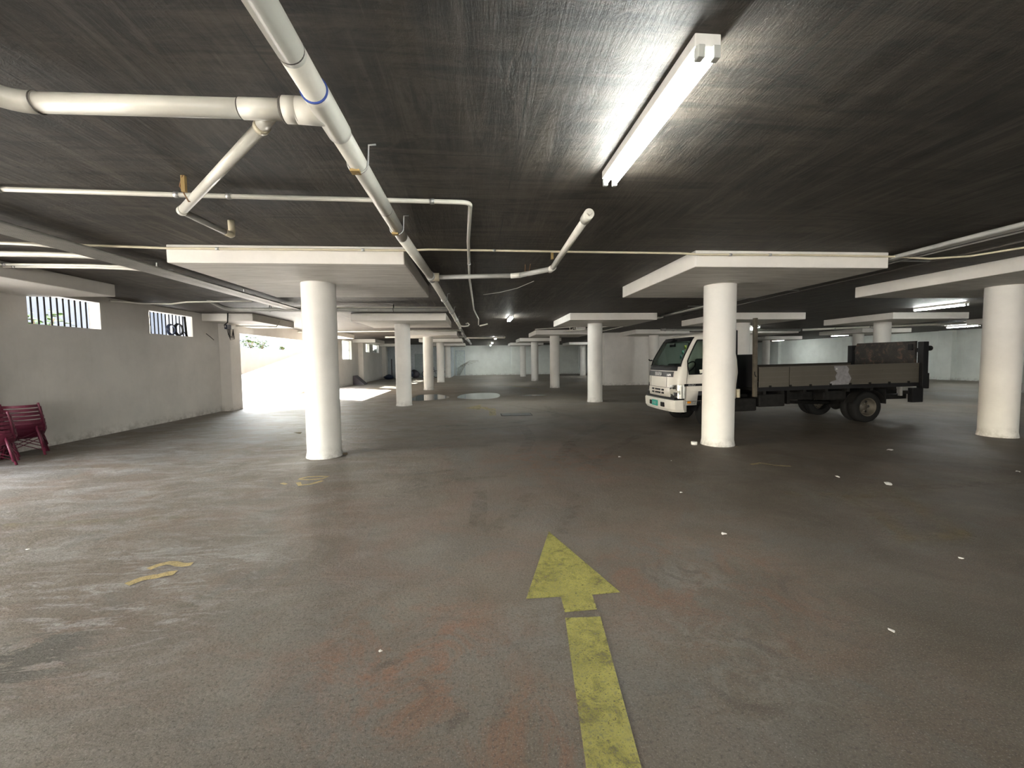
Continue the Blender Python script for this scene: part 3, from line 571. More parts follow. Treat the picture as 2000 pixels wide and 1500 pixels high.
conduit('twist of wire hanging on the wall below the junction box', [(-8.38, 13.95, 2.52), (-8.37, 14.15, 2.42), (-8.37, 14.3, 2.34)], .009, 'black', 'cable', cat='cable')

# coils leaning in the second window
for n, (y, r) in enumerate(((12.62, .15), (12.92, .17))):
    t = thing('hose_coil', ('bluish hose coil standing in the second barred window, left one', 'black hose coil standing in the second barred window, right one')[n], 'coil', (WL - .10, y, 2.385))
    for k in range(3): MB().tube([(.02 * (k - 1), math.cos(a) * (r - .008 * k), r + .016 + math.sin(a) * (r - .008 * k)) for a in (2 * PI * i / 28 for i in range(28))], .016, 8, closed=True).obj('turn', M['black'] if n else M['bag'], t)
    MB().tube([(.0, r, r), (.03, r + .08, .05), (.02, r + .16, .02)], .012, 8).obj('tail', M['black'], t)
tp_ = conduit('dark upright pipe at the right side of the second barred window', [(WL - .08, 13.2, 2.39), (WL - .08, 13.15, 2.97)], .03, 'black', 'upright_pipe', cat='pipe')

# ------------------------------------------------------------------ small things on the floor
dgt = thing('drain_grate', 'floor drain with three black slots in the aisle beyond the yellow arrow', 'drain', (1.15, 12.1, 0))
MB().box(-.45, .45, -.27, .27, -.02, .006, .003).obj('frame', M['chassis'], dgt, 'grey concrete rim')
for k in (-1, 0, 1): MB().box(k * .27 - .115, k * .27 + .115, -.22, .22, .002, .011).obj('slot', M['grate'], dgt)
for k in (-1.5, -.5, .5, 1.5): MB().box(k * .27 - .018, k * .27 + .018, -.24, .24, .004, .016).obj('bar', M['joint'], dgt)
def puddle(label, c, poly):
    pts = [Vector(p) for p in poly]; n = len(pts); sm = []
    for i in range(n):
        a, b, d, e_ = pts[i - 1], pts[i], pts[(i + 1) % n], pts[(i + 2) % n]
        for k in range(6):
            t = k / 6; sm.append(.5 * ((2 * b) + (d - a) * t + (2 * a - 5 * b + 4 * d - e_) * t * t + (3 * b - a - 3 * d + e_) * t ** 3))
    o = MB().add([(p.x, p.y, 0.004) for p in sm], [tuple(range(len(sm)))]).obj('puddle', M['water']); tag(o, label, 'puddle', 'puddles in the aisle')
puddle('shallow puddle mirroring the third left column', None, [(-2.75, 17.2), (-2.0, 17.0), (-1.3, 17.7), (-1.2, 18.6), (-1.8, 19.9), (-2.6, 19.8), (-2.7, 18.6)])
puddle('pale shining puddle in the middle of the aisle before the far wall', None, [(-.8, 17.9), (0, 17.1), (.75, 17.4), (1.05, 18.6), (.95, 20.0), (.2, 20.4), (-.6, 19.7)])
puddle('dark wet streak on the floor left of the second central column', None, [(1.9, 18.4), (2.6, 18.1), (3.1, 18.5), (2.4, 18.9)])
ww = MB().lathe([(.0, 0), (.052, 0), (.055, .03), (.055, .052), (.045, .055), (.0, .05)], 20).obj('plastic_tub', M['paper']); ww.location = (3.98, 7.33, 0.001); tag(ww, 'small round white tub on the floor at the foot of the column before the truck', 'tub')
def scrap(x, y, s, label, mat='paper', cat='litter'):
    m = MB(); n = 7; z0 = .004
    vs = [(math.cos(2 * PI * k / n) * s * random.uniform(.5, 1), math.sin(2 * PI * k / n) * s * random.uniform(.5, 1), z0 + random.uniform(0, s * .35)) for k in range(n)] + [(0, 0, z0 + s * .3)]
    top = [(k, (k + 1) % n, n) for k in range(n)]; m.add(vs + [(a, b, c - .003) for a, b, c in vs], top + [(f[2] + n + 1, f[1] + n + 1, f[0] + n + 1) for f in top] + [(k, k + n + 1, (k + 1) % n + n + 1, (k + 1) % n) for k in range(n)])
    o = m.obj('paper_scrap' if mat == 'paper' else 'leaf_scrap', M[mat]); o.location = (x, y, 0); tag(o, label, cat, 'litter scattered on the floor')
for x, y, s, l in ((2.30, 6.55, .035, 'white scrap on the floor left of the column before the truck'), (2.21, 3.53, .03, 'white crumpled scrap right of the yellow arrow tip'), (5.08, 4.71, .06, 'largest white paper scrap on the dark right floor'), (4.75, 5.08, .035, 'white scrap just left of the largest paper scrap'), (2.38, 2.15, .022, 'small white stick of litter lower right of the yellow arrow'), (3.77, 2.90, .022, 'white fleck on the floor near the right edge'),
                   (7.3, 5.0, .035, 'white fleck on the dark floor far right, below the large column'), (2.40, 4.70, .02, 'small white fleck between arrow tip and truck column'), (-0.55, 2.28, .012, 'tiny white fleck left of the yellow shaft'), (3.0, 6.2, .015, 'tiny pale fleck below the truck column'), (6.9, 6.4, .06, 'pale smudge of litter below the large right column'), (-3.9, 3.9, .02, 'white fleck on the grey floor by the faint yellow line')): scrap(x, y, s, l)
for x, y, s, l in ((-3.98, 9.69, .10, 'clump of dry leaves on the floor left of the nearest left column'), (-2.28, 7.38, .09, 'dry leaves gathered against the foot of the nearest left column'), (-8.0, 7.55, .10, 'clump of rubbish on the floor in front of the maroon chairs'), (4.62, 7.04, .03, 'dry leaf bits at the foot of the truck column')): scrap(x, y, s, l, 'leaf')

# ------------------------------------------------------------------ stacked maroon chairs at the left wall
def chair():
    t = thing('stacking_chair', 'chair', 'chair', (0, 0, 0), 0, 'maroon stacking chairs by the left wall')
    def plan(a, r): return (math.sin(a) * r * 1.02, -math.cos(a) * r * .92)
    for k in range(5):                                    # horizontal slats of the rounded back
        z0 = .455 + k * .068; m = MB(); n = 16; am = PI * (.60 if k < 3 else .42)
        ring_ = []
        for i in range(n + 1):
            a = -am + 2 * am * i / n; x, y = plan(a, .265 - .010 * k)
            x2, y2 = plan(a, .250 - .010 * k); ring_.append([(x, y - .03 * k * .5, z0), (x, y - .03 * k * .5 - .006, z0 + .046), (x2, y2 - .03 * k * .5, z0 + .046), (x2, y2 - .03 * k * .5, z0)])
        vs = [p for r_ in ring_ for p in r_]; m.add(vs, [(4 * i + q, 4 * i + (q + 1) % 4, 4 * i + 4 + (q + 1) % 4, 4 * i + 4 + q) for i in range(n) for q in range(4)] + [(0, 1, 2, 3), (4 * n + 3, 4 * n + 2, 4 * n + 1, 4 * n)]).obj('back_slat', M['maroon'], t)
    for s in (-1, 1): MB().tube([plan(s * PI * .36, .27) + (.42,), tuple(v for v in plan(s * PI * .34, .262)) + (.62,), (plan(s * PI * .33, .245)[0], plan(s * PI * .33, .245)[1] - .06, .80)], .016, 8).obj('back_post', M['maroon'], t)
    m = MB(); m.lathe([(.0, .40), (.20, .395), (.262, .42), (.272, .452), (.262, .456), (.2, .43), (.0, .425)], 28).obj('seat', M['maroon'], t)
    MB().lathe([(.262, .425), (.235, .35), (.17, .31), (.15, .32), (.22, .36), (.25, .42)], 24).obj('seat_skirt', M['maroon'], t)
    feet = []
    for sx in (-1, 1):
        for sy in (-1, 1):
            f = (sx * .25, sy * .24, 0.0); feet.append(f); MB().tube([(sx * .17, sy * .16, .40), f], .017, 8).obj('leg', M['maroon'], t)
    for a, b in (((-.19, -.18, .30), (.24, -.23, .08)), ((.19, -.18, .30), (-.24, -.23, .08)), ((.19, -.18, .30), (.24, .23, .08)), ((.19, .18, .30), (.24, -.23, .08))): MB().tube([a, b], .007, 6).obj('brace', M['maroon'], t)
    return t
c0 = chair()
spots = [(-8.02, 8.12, 0.0, 'lowest maroon chair of the stack at the left wall'), (-8.0, 8.09, .068, 'middle maroon chair of the stack at the left wall'), (-7.98, 8.06, .136, 'topmost maroon chair of the stack at the left wall'),
         (-7.73, 7.33, 0.0, 'lowest maroon chair of the stack cut by the left photo edge'), (-7.71, 7.30, .068, 'upper maroon chair of the stack cut by the left photo edge')]
for i, (x, y, z, l) in enumerate(spots):
    c = c0 if i == 0 else copy_tree(c0); c.location = (x, y, z); c.rotation_euler = (0, 0, math.radians(38 + 4 * (i % 2))); c['label'] = l

# ------------------------------------------------------------------ far clutter
sl = MB().prism([(0, 0), (.72, -.05), (.75, .0), (.06, .62), (0, .62)], 0, .95, 'y').obj('ramp_block', M['dark_slab']); sl.location = (WL + .03, 29.45, 0); tag(sl, 'dark sloping slab leaning on the floor at the far left wall', 'slab')
def bagmesh(name, label, loc, sx, sy, sz, mat):
    m = MB(); n, k = 14, 7; vs = []
    for j in range(k + 1):
        t = j / k; r = math.sin(PI * min(1, t * .85 + .15)) ** .7
        for i in range(n): a = 2 * PI * i / n; q = r * random.uniform(.8, 1.1); vs.append((math.cos(a) * q * sx, math.sin(a) * q * sy, sz * t))
    m.add(vs, [(j * n + i, j * n + (i + 1) % n, (j + 1) * n + (i + 1) % n, (j + 1) * n + i) for j in range(k) for i in range(n)] + [tuple(range(n))[::-1], tuple(range(k * n, k * n + n))], True)
    o = m.obj(name, mat); o.location = loc; tag(o, label, 'bag', 'rubbish heaped at the far left wall'); return o
bagmesh('rubbish_bag', 'dark blue rubbish bag in the far left heap, largest', (-6.3, 38.6, 0), .75, .6, .95, M['bag'])
bagmesh('rubbish_bag', 'low dark bag in front of the far left heap', (-7.6, 37.55, 0), .45, .5, .45, M['bag'])
bagmesh('rubbish_bag', 'pale grey sack lying at the far left heap', (-6.15, 37.3, 0), .7, .35, .28, M['pvcg'])
bagmesh('rubbish_bag', 'brown heap of rubbish behind the second left column', (-5.75, 39.75, 0), .5, .4, .8, M['dark_slab'])
pl = MB().box(-.05, .05, -.9, .9, 0, .04).obj('plank', M['dark_slab']); pl.location = (-7.75, 39.6, .9); pl.rotation_euler = (PI / 2.3, 0, .2); tag(pl, 'dark plank leaning in the far left corner', 'plank')
def bicycle(loc, rz, label):
    t = thing('bicycle', label, 'bicycle', loc, rz)
    for x in (-.5, .5):
        w_ = MB().tube([(x + math.cos(a) * .31, 0, .33 + math.sin(a) * .31) for a in (2 * PI * i / 24 for i in range(24))], .022, 8, closed=True).obj('wheel', M['rubber'], t)
        for k in range(6): a = PI * k / 6; MB().tube([(x - math.cos(a) * .3, 0, .33 - math.sin(a) * .3), (x + math.cos(a) * .3, 0, .33 + math.sin(a) * .3)], .004, 4).obj('spoke', M['galv'], w_)
    for p, nm in (([(-.5, 0, .33), (-.12, 0, .75), (.32, 0, .78), (.5, 0, .33)], 'frame'), ([(-.12, 0, .75), (0, 0, .3), (.32, 0, .78)], 'frame_tube'), ([(.32, 0, .78), (.3, 0, .98)], 'stem')): MB().tube(p, .02, 8).obj(nm, M['bag'], t)
    MB().tube([(.3, -.28, 1.0), (.28, 0, .98), (.3, .28, 1.0)], .014, 8).obj('handlebar', M['galv'], t); MB().box(-.28, 0, -.06, .06, .84, .90, .02).obj('saddle', M['black'], t); MB().tube([(-.12, 0, .75), (-.14, 0, .85)], .015, 8).obj('seat_post', M['galv'], t)
bicycle((-4.25, 40.0, 0), .15, 'dark bicycle standing between the third and fourth left columns'); bicycle((-2.75, 39.9, 0), 1.1, 'second bicycle, half hidden right of the fourth left column')
st = thing('stain_twigs', 'brown plant-like stain on the far wall by the pale door, built as twigs', 'branch', (-1.55, 44.2, 0))  # plant-like wall stain, given the shape of thin twigs
for k in range(6):
    x1 = .2 + .33 * k; MB().tube([(-.4 + .05 * k, .1, .02), (-.3 + .14 * k, .05, .8 + .05 * k), (x1 * .5, .05, 1.15 + .08 * k), (x1, .08, .9 + .12 * k)], .012, 6).obj('twig', M['leaf'], st)

# ------------------------------------------------------------------ outside
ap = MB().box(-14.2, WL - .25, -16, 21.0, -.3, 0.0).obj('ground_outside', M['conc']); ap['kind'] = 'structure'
MB().box(-60, -14.2, -40, 9.5, -.3, 0.0).obj('yard_outside', M['conc'])['kind'] = 'structure'  # unseen yard, left open to send bright light through the near opening
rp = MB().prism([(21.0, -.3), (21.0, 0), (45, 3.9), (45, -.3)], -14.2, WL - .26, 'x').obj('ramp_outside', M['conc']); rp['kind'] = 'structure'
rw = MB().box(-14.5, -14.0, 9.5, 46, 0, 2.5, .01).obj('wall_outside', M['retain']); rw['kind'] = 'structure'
hs = thing('house', 'pale bluish house wall beyond the retaining wall outside', 'house', (-21, 30, 0))
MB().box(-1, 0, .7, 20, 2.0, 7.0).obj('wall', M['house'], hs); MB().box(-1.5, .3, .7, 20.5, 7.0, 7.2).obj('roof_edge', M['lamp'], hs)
hs2 = thing('house', 'taller pale bluish house outside the barred windows, beyond the retaining wall', 'house', (-21, 17, 0))  # tall block added to keep low sun off the windows and near opening
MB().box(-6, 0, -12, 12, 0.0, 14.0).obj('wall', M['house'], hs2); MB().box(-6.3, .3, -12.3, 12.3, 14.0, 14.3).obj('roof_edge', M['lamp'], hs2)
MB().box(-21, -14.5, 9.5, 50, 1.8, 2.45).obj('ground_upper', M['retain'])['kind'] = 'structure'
leafm = MB().add([(-.5, 0, 0), (-.2, .28, .06), (.25, .24, .08), (.6, 0, .0), (.25, -.24, .08), (-.2, -.28, .06)], [(0, 1, 2, 3, 4, 5)]); 
def shrub(loc, r, n, label, mat='green'):
    t = thing('shrub', label, 'shrub', loc, 0, 'shrubs on the wall outside'); m = MB()
    for k in range(n):
        d = Vector((random.gauss(0, 1), random.gauss(0, 1), random.gauss(0, .8))).normalized() * r * random.uniform(.4, 1); s = random.uniform(.12, .22)
        R_ = Matrix.Rotation(random.uniform(0, 6.3), 3, 'Z') @ Matrix.Rotation(random.uniform(-.9, .9), 3, 'X'); m.add([d + Vector((0, 0, r * .7)) + R_ @ (Vector(v) * s) for v in leafm.v], leafm.f)
    o = m.obj('foliage', M[mat], t); o['kind'] = 'stuff'
    for k in range(4): a = 2 * PI * k / 4; MB().tube([(0, 0, -.02), (math.cos(a) * r * .3, math.sin(a) * r * .3, r * .7), (math.cos(a) * r * .5, math.sin(a) * r * .5, r * 1.2)], .02, 6).obj('stem', M['leaf'], t)
shrub((-14.3, 28.2, 2.5), .55, 130, 'bright green shrub on the retaining wall outside, larger left one'); shrub((-14.3, 29.6, 2.5), .4, 90, 'bright green shrub right beside the larger one outside'); shrub((-14.3, 32.6, 2.5), .22, 40, 'small green plant farther along the retaining wall')
shrub((-14.2, 15.2, 2.3), .7, 120, 'yellow green shrub seen through the first barred window')
ps = MB().box(-.1, .1, -.1, .1, 0, 1.5).obj('post', M['tan']); ps.location = (-14.3, 14.0, 2.5); tag(ps, 'tan timber post seen through the first barred window', 'post')
sh = MB().box(-.3, .0, -.45, .45, 0, 2.0).obj('hoarding', M['tan']); sh.location = (-14.2, 17.7, 2.5); tag(sh, 'tan boarding at the right side of the first barred window view', 'boarding')

# ------------------------------------------------------------------ the truck  (local: x to the rear, y to the far side)
tr = thing('flatbed_truck', 'white cab-over flatbed truck with dark drop sides parked behind the column', 'truck', (4.4, 10.095, -0.014 * 4.92))
tr.rotation_euler = (0, -0.014, 0)
TW = paint_mat('truck_white', (0.84, 0.81, 0.745), 0.06, foot=False, streak=False); TW.node_tree.nodes['Principled BSDF'].inputs['Roughness'].default_value = 0.28
M['side'] = paint_mat('dusty_grey_drop_side', (0.085, 0.077, 0.062), 0.5, foot=False)
M['patchp'] = plain('grey_patch_paint', (0.20, 0.195, 0.205), 0.6, var=0.25, scale=14)
def gate_mat():
    t = NT('rusty_black_plate'); c = t.ramp(t.noise(3, 7, 0.7), [(0.35, (0.018, 0.017, 0.016)), (0.7, (0.045, 0.042, 0.038))])
    c = t.mix(t.ramp(t.noise(6, 8, 0.75, dist=0.8), [(0.52, 0.0), (0.64, 0.8)]), c, (0.15, 0.09, 0.065)); t.bump(t.noise(25, 4), 0.3, 0.01); return t.out(c, 0.7)
M['gate'] = gate_mat()
M['chrome'] = plain('chrome_reflector', (0.50, 0.50, 0.48), 0.22, 1.0)
M['lens'] = glass('clear_lens', (0.95, 0.95, 0.93), 0.06)
M['amber'] = plain('amber_lens', (0.75, 0.28, 0.02), 0.25)
M['teal'] = plain('teal_plate', (0.010, 0.36, 0.28), 0.4, var=0.04)
M['trim'] = plain('grey_trim', (0.035, 0.035, 0.036), 0.45)
M['seat'] = plain('seat_cloth', (0.05, 0.05, 0.055), 0.85)
ZR = [0.56, 0.74, 0.88, 1.0, 1.06, 1.15, 1.28, 1.38, 1.47, 1.59, 1.75, 1.95, 2.06, 2.13, 2.20, 2.245, 2.262]
def interp(z, tab):
    for (a, va), (b, vb) in zip(tab, tab[1:]):
        if z <= b: t = max(0, min(1, (z - a) / (b - a))); return va + (vb - va) * t
    return tab[-1][1]
XF = [(0.5, .145), (0.9, .13), (1.15, .14), (1.28, .15), (1.47, .195), (1.75, .35), (2.06, .53), (2.13, .585), (2.20, .70), (2.245, .90), (2.262, 1.03)]
HW = [(0.5, .845), (1.3, .845), (1.6, .83), (2.06, .765), (2.13, .75), (2.20, .69), (2.245, .55), (2.262, .42)]
XB = [(0.5, 1.66), (0.95, 1.67), (1.3, 1.72), (1.6, 1.70), (2.06, 1.64), (2.13, 1.62), (2.20, 1.56), (2.245, 1.42), (2.262, 1.3)]
WFX = [(0.5, .40), (1.28, .50), (1.47, .47), (1.59, .47), (1.75, .55), (1.95, .665), (2.06, .735), (2.13, .80), (2.262, 1.05)]
def half(z):
    xf, w, xb, wf_ = interp(z, XF), interp(z, HW), interp(z, XB), interp(z, WFX)
    xs = min(xf + .27, wf_ - .02); P = []
    for k in range(9):                                   # 0..8 front and corner
        a = PI / 2 * k / 8; P.append((xs - (xs - xf) * max(0, math.cos(a)) ** .72, w * math.sin(a) ** .66 if k else 0.0))
    P.append((wf_, w)); P.append((min(wf_ + .27, xb - .2), w)); P.append((min(1.34, xb - .15), w)); P.append((xb - .1, w)); P.append((xb - .02, w - .03)); P.append((xb, w - .10)); P.append((xb, w * .5)); P.append((xb, 0))
    return P
NH = 17
def cab_faces():
    vs = []; L = 2 * NH - 2
    for z in ZR:
        h = half(z); ringp = [(x, -y, z) for x, y in h] + [(x, y, z) for x, y in reversed(h[1:-1])]; vs += ringp
    return vs, L
cv, CL = cab_faces()
def iz(z): return ZR.index(z)
def seg(k):                                              # both sides of half-outline segment k
    return (k, CL - 1 - k)
cut = {}
for k in range(0, 6):
    for j in range(iz(1.47), iz(2.13)): 
        for s in seg(k): cut[(j, s)] = 'windscreen'
for j in range(iz(1.38), iz(2.06)):
    for s in seg(9): cut[(j, s)] = 'door_glass'
    for s in seg(10): cut[(j, s)] = 'door_glass'
for s in seg(9): cut[(iz(1.28), s)] = 'door_glass'
for j in range(iz(1.47), iz(1.95)):
    for s in seg(15): cut[(j, s)] = 'rear_glass'
for k in (10, ):
    for j in (0, 1): 
        for s in seg(k): cut[(j, s)] = 'arch'
for k in range(0, 8):
    for s in seg(k): cut[(0, s)] = 'gap'
bodyf, pan = [], {}
for j in range(len(ZR) - 1):
    for s in range(CL):
        f = (j * CL + s, j * CL + (s + 1) % CL, (j + 1) * CL + (s + 1) % CL, (j + 1) * CL + s); g = cut.get((j, s))
        if g is None: bodyf.append((f, j, s))
        elif g not in ('arch', 'gap'): pan.setdefault(g, []).append(f)
doorset = set(seg(8)) | set(seg(9)) | set(seg(10)) | set(seg(11))
nz = len(ZR)
body = MB(); body.add(cv, [f for f, j, s in bodyf] + [tuple(range((nz - 1) * CL, nz * CL))], True); cab = body.obj('cab', TW, tr)
sm = cab.modifiers.new('thick', 'SOLIDIFY'); sm.thickness = .03; sm.offset = -1
def shift(fs, off=-.012, side=None):
    """panes sit a little inside the skin"""
    m = MB(); m.add(cv, fs, True); bm = bmesh.new(); me = bpy.data.meshes.new('t'); me.from_pydata(m.v, [], m.f); bm.from_mesh(me)
    bmesh.ops.delete(bm, geom=[v for v in bm.verts if not v.link_faces], context='VERTS'); return bm
for nm, fs in pan.items():
    if nm == 'windscreen': groups = [fs]
    elif nm == 'rear_glass': groups = [fs]
    else: groups = [[f for f in fs if cv[f[0]][1] < 0], [f for f in fs if cv[f[0]][1] >= 0]]
    for g in groups:
        used = sorted({i for f in g for i in f}); mp_ = {i: n for n, i in enumerate(used)}
        def inn(p): c = Vector((.9, 0, p[2])); d = (Vector(p) - c); return c + d * (1 - .012 / max(d.length, .01))
        o = MB().add([inn(cv[i]) for i in used], [tuple(mp_[i] for i in f) for f in g], True).obj(nm, M['screen'], tr)
# black border lines of the screens
def loop_pts(idx): return [Vector(cv[i]) for i in idx]
for s_ in (-1, 1):
    def at(k, j): i = j * CL + (k if s_ < 0 else (CL - k) % CL); return Vector(cv[i])
    j0, j1 = iz(1.47), iz(2.13)
    pts = [at(0, j0)] + [at(k, j0) for k in range(1, 7)] + [at(6, j) for j in range(j0 + 1, j1 + 1)] + [at(k, j1) for k in range(5, -1, -1)]
    MB().tube(pts, .016, 6).obj('screen_seal', M['black'], tr)
    j0, j1 = iz(1.28), iz(2.06)
    pts = [at(9, j) for j in range(j1, j0 - 1, -1)] + [at(10, j0), at(11, iz(1.38))] + [at(11, j) for j in range(iz(1.47), j1 + 1)] + [at(10, j1), at(9, j1)]
    MB().tube(pts, .016, 6).obj('window_seal', M['black'], tr)
    seam = [at(8, j) + Vector((.02, s_ * -.0, 0)) for j in range(0, iz(1.28))] + [at(8, j) * .5 + at(9, j) * .5 for j in range(iz(1.28), iz(2.13))]
    seam = [at(8, j) * .55 + at(9, j) * .45 + Vector((0, s_ * -.001, 0)) for j in range(0, iz(2.13))]
    MB().tube(seam, .0055, 6).obj('door_seam', M['joint'], tr); MB().tube([Vector((1.6, s_ * (interp(z, HW) + .001), z)) for z in (.58, 1.0, 1.3, 1.6)], .005, 6).obj('door_seam', M['joint'], tr)
    yy = s_ * .8465
    MB().box(.38, 1.58, yy, yy + s_ * .006, 1.003, 1.058).obj('side_stripe', M['black'], tr); MB().box(.42, 1.55, yy - s_ * .004, yy + s_ * .004, .655, .665).obj('door_crease', M['joint'], tr)
    MB().box(.52, .85, yy - s_ * .01, yy + s_ * .014, .89, .915, .006).obj('door_rib', TW, tr)
    MB().box(.45, .535, yy, yy + s_ * .018, .605, .655, .006).obj('side_marker', M['amber'], tr)
    MB().box(1.15, 1.32, yy, yy + s_ * .03, 1.12, 1.16, .008).obj('door_handle', M['black'], tr)
    # headlamp wrapping the corner
    jl = [.72, .86, .96, 1.05]; hv = []; ks = [3, 4, 5, 6, 7, 8]
    def skin(k, z, off): h = half(z); x, y = h[k]; c = Vector((.6, 0)); d = (Vector((x, y)) - c).normalized() * off; return (x + d.x, s_ * (y + d.y), z)
    rows_ = []
    for n_, z in enumerate(jl): rows_.append([skin(k, min(z, .80 + .06 * (k - 2) + .02 * n_), .012) if n_ == 3 else skin(k, z, .012) for k in ks])
    hv = [p for r_ in rows_ for p in r_]; nk = len(ks)
    hl = MB().add(hv, [(a * nk + b, a * nk + b + 1, (a + 1) * nk + b + 1, (a + 1) * nk + b) for a in range(3) for b in range(nk - 1)], True).obj('headlamp', M['lens'], tr)
    MB().add([skin(k, z, .004) for z in (.72, 1.03) for k in ks], [(b, b + 1, nk + b + 1, nk + b) for b in range(nk - 1)], True).obj('headlamp_bowl', M['chrome'], hl)
    for k, z in ((4, .82), (6, .86)): MB().lathe([(.0, 0), (.03, .0), (.05, .02)], 12, 'x', skin(k, z, .002)).obj('lamp_bulb', M['clamp'], hl)
MB().tube([(.34, .80, 1.60), (.28, .83, 1.60), (.26, .85, 1.63)], .018, 8).obj('mirror_bracket', M['black'], tr)
# front panel, grille, text
def strip(name, mat, z0, z1, k1, off, parent=tr, nz_=2):
    zs_ = [z0 + (z1 - z0) * i / nz_ for i in range(nz_ + 1)]; m = MB(); vs = []; W_ = 2 * k1 + 1
    for z in zs_:
        h = half(z)
        for q in range(-k1, k1 + 1):
            x, y = h[abs(q)]; d = (Vector((x, y)) - Vector((.6, 0))).normalized() * off; vs.append((x + d.x, (y + d.y) * (1 if q > 0 else -1), z))
    m.add(vs, [(a * W_ + b, a * W_ + b + 1, (a + 1) * W_ + b + 1, (a + 1) * W_ + b) for a in range(nz_) for b in range(W_ - 1)], True); return m.obj(name, mat, parent)
strip('front_band', M['trim'], 1.215, 1.345, 4, .008); strip('wiper_cowl', M['black'], 1.36, 1.47, 5, .006)
strip('hood_line', M['joint'], .955, .965, 3, .004); 
for s_ in (-1, 1): MB().tube([(half(z)[2][0] - .002, s_ * half(z)[2][1] * .98, z) for z in (1.21, 1.1, .97)], .005, 6).obj('hood_seam', M['joint'], tr)
for z in (.80, .875):
    for y0, y1 in ((-.14, .14), (.22, .32), (-.32, -.22)): MB().box(.115, .18, y0, y1, z, z + .042, .006).obj('grille_slot', M['black'], tr)
Rf = Matrix(((0, 0, -1, 0), (-1, 0, 0, 0), (0, 1, 0, 0), (0, 0, 0, 1)))      # text facing the front (-x), reading along -y
M['letters'] = plain('silver_letters', (0.80, 0.80, 0.80), 0.25, 0.3)
text_mesh('badge_letters', 'ISUZU', .125, M['letters'], tr, Matrix.Translation((.128, .14, 1.238)) @ Rf, .008)
text_mesh('badge_letters', 'NPR', .08, M['letters'], tr, Matrix.Translation((.152, -.46, 1.235)) @ Matrix.Rotation(math.radians(12), 4, 'Z') @ Rf, .006)
Rs = Matrix(((1, 0, 0, 0), (0, 0, -1, 0), (0, 1, 0, 0), (0, 0, 0, 1)))       # text on the near side (-y)
text_mesh('side_letters', 'ISUZU', .062, M['letters'], tr, Matrix.Translation((.47, -.8535, 1.009)) @ Rs, .001)
text_mesh('side_letters', 'NPR', .045, M['trim'], tr, Matrix.Translation((.84, -.8535, 1.013)) @ Rs, .001)
for r_ in range(4):
    x = .56 + (.03 if r_ == 0 else 0)
    while x < (.72 if r_ == 0 else .95):
        l_ = random.uniform(.02, .06); MB().box(x, x + l_, -.8475, -.8455, .652 - .022 * r_, .660 - .022 * r_).obj('small_print', M['trim'], tr); x += l_ + .015
for s_ in (0, 1):
    y = .35 - .55 * s_; MB().tube([(.165, y, 1.45), (.18, y - .28, 1.475), (.20, y - .52, 1.49)], .008, 6).obj('wiper', M['black'], tr)
# bumper: curved bar with two slots and a number plate
bv = []; nb = 22
for i in range(nb + 1):
    q = -1 + 2 * i / nb; y = .865 * max(-1, min(1, math.sin(q * PI / 2) * 1.0 if abs(q) > .98 else q * 1.0)); 
    t_ = abs(q); x = .055 + .07 * t_ ** 2 + (.21 * ((t_ - .80) / .20) ** 2.2 if t_ > .80 else 0); y = .865 * (q if t_ < .80 else math.copysign(.80 + .20 * math.sin((t_ - .80) / .20 * PI / 2), q))
    bv += [(x + .02, y, .685), (x, y, .655), (x + .01, y, .47), (x + .05, y * .985, .405), (x + .12, y * .93, .405), (x + .12, y * .93, .685)]
bu = MB().add(bv, [(6 * i + k, 6 * i + (k + 1) % 6, 6 * i + 6 + (k + 1) % 6, 6 * i + 6 + k) for i in range(nb) for k in range(6)] + [tuple(range(6)), tuple(range(6 * nb, 6 * nb + 6))]).obj('bumper', TW, tr)
for y0, y1 in ((.17, .33), (-.47, -.30)): MB().box(.052, .14, y0, y1, .50, .61, .012).obj('bumper_slot', M['black'], bu)
pt = MB().box(.034, .05, -.17, .14, .495, .635, .006).obj('number_plate', M['teal'], bu)
text_mesh('plate_characters', 'C 1027', .085, M['letters'], pt, Matrix.Translation((.032, .125, .535)) @ Rf, .001)
MB().box(.17, .5, -.78, .78, .66, .74).obj('bumper_gap', M['black'], tr)
# cab interior
MB().box(.26, .55, -.74, .74, 1.05, 1.44, .04).obj('dashboard', M['seat'], tr); MB().box(.34, .62, -.55, -.05, 1.40, 1.52, .05).obj('instrument_hood', M['seat'], tr)
MB().box(.2, 1.6, -.78, .78, .78, .86).obj('cab_floor', M['seat'], tr)
for y in (-.42, .35): MB().box(1.0, 1.45, y - .24, y + .24, .86, 1.15, .05).obj('seat', M['seat'], tr); MB().box(1.38, 1.52, y - .22, y + .22, 1.1, 1.62, .05).obj('seat_back', M['seat'], tr)
MB().tube([(.74 + math.cos(a) * .08, -.42 + math.sin(a) * .2, 1.44 + math.cos(a) * .12) for a in (2 * PI * i / 24 for i in range(24))], .015, 8, closed=True).obj('steering_wheel', M['black'], tr)
MB().box(.50, .54, -.12, .14, 1.93, 2.01, .01).obj('rear_view_mirror', M['black'], tr)
strip('sun_band', M['black'], 2.05, 2.13, 6, -.02)
for k, (z0, c_) in enumerate(((1.86, (.35, .5, .05)), (1.74, (.02, .2, .12)), (1.64, (.03, .16, .14)))):
    x_, y_ = half(z0)[5]; MB().box(x_ + .03, x_ + .036, -y_ + .0, -y_ + .09, z0, z0 + .09).obj('permit_sticker', plain('sticker_%d' % k, c_, .5), tr)
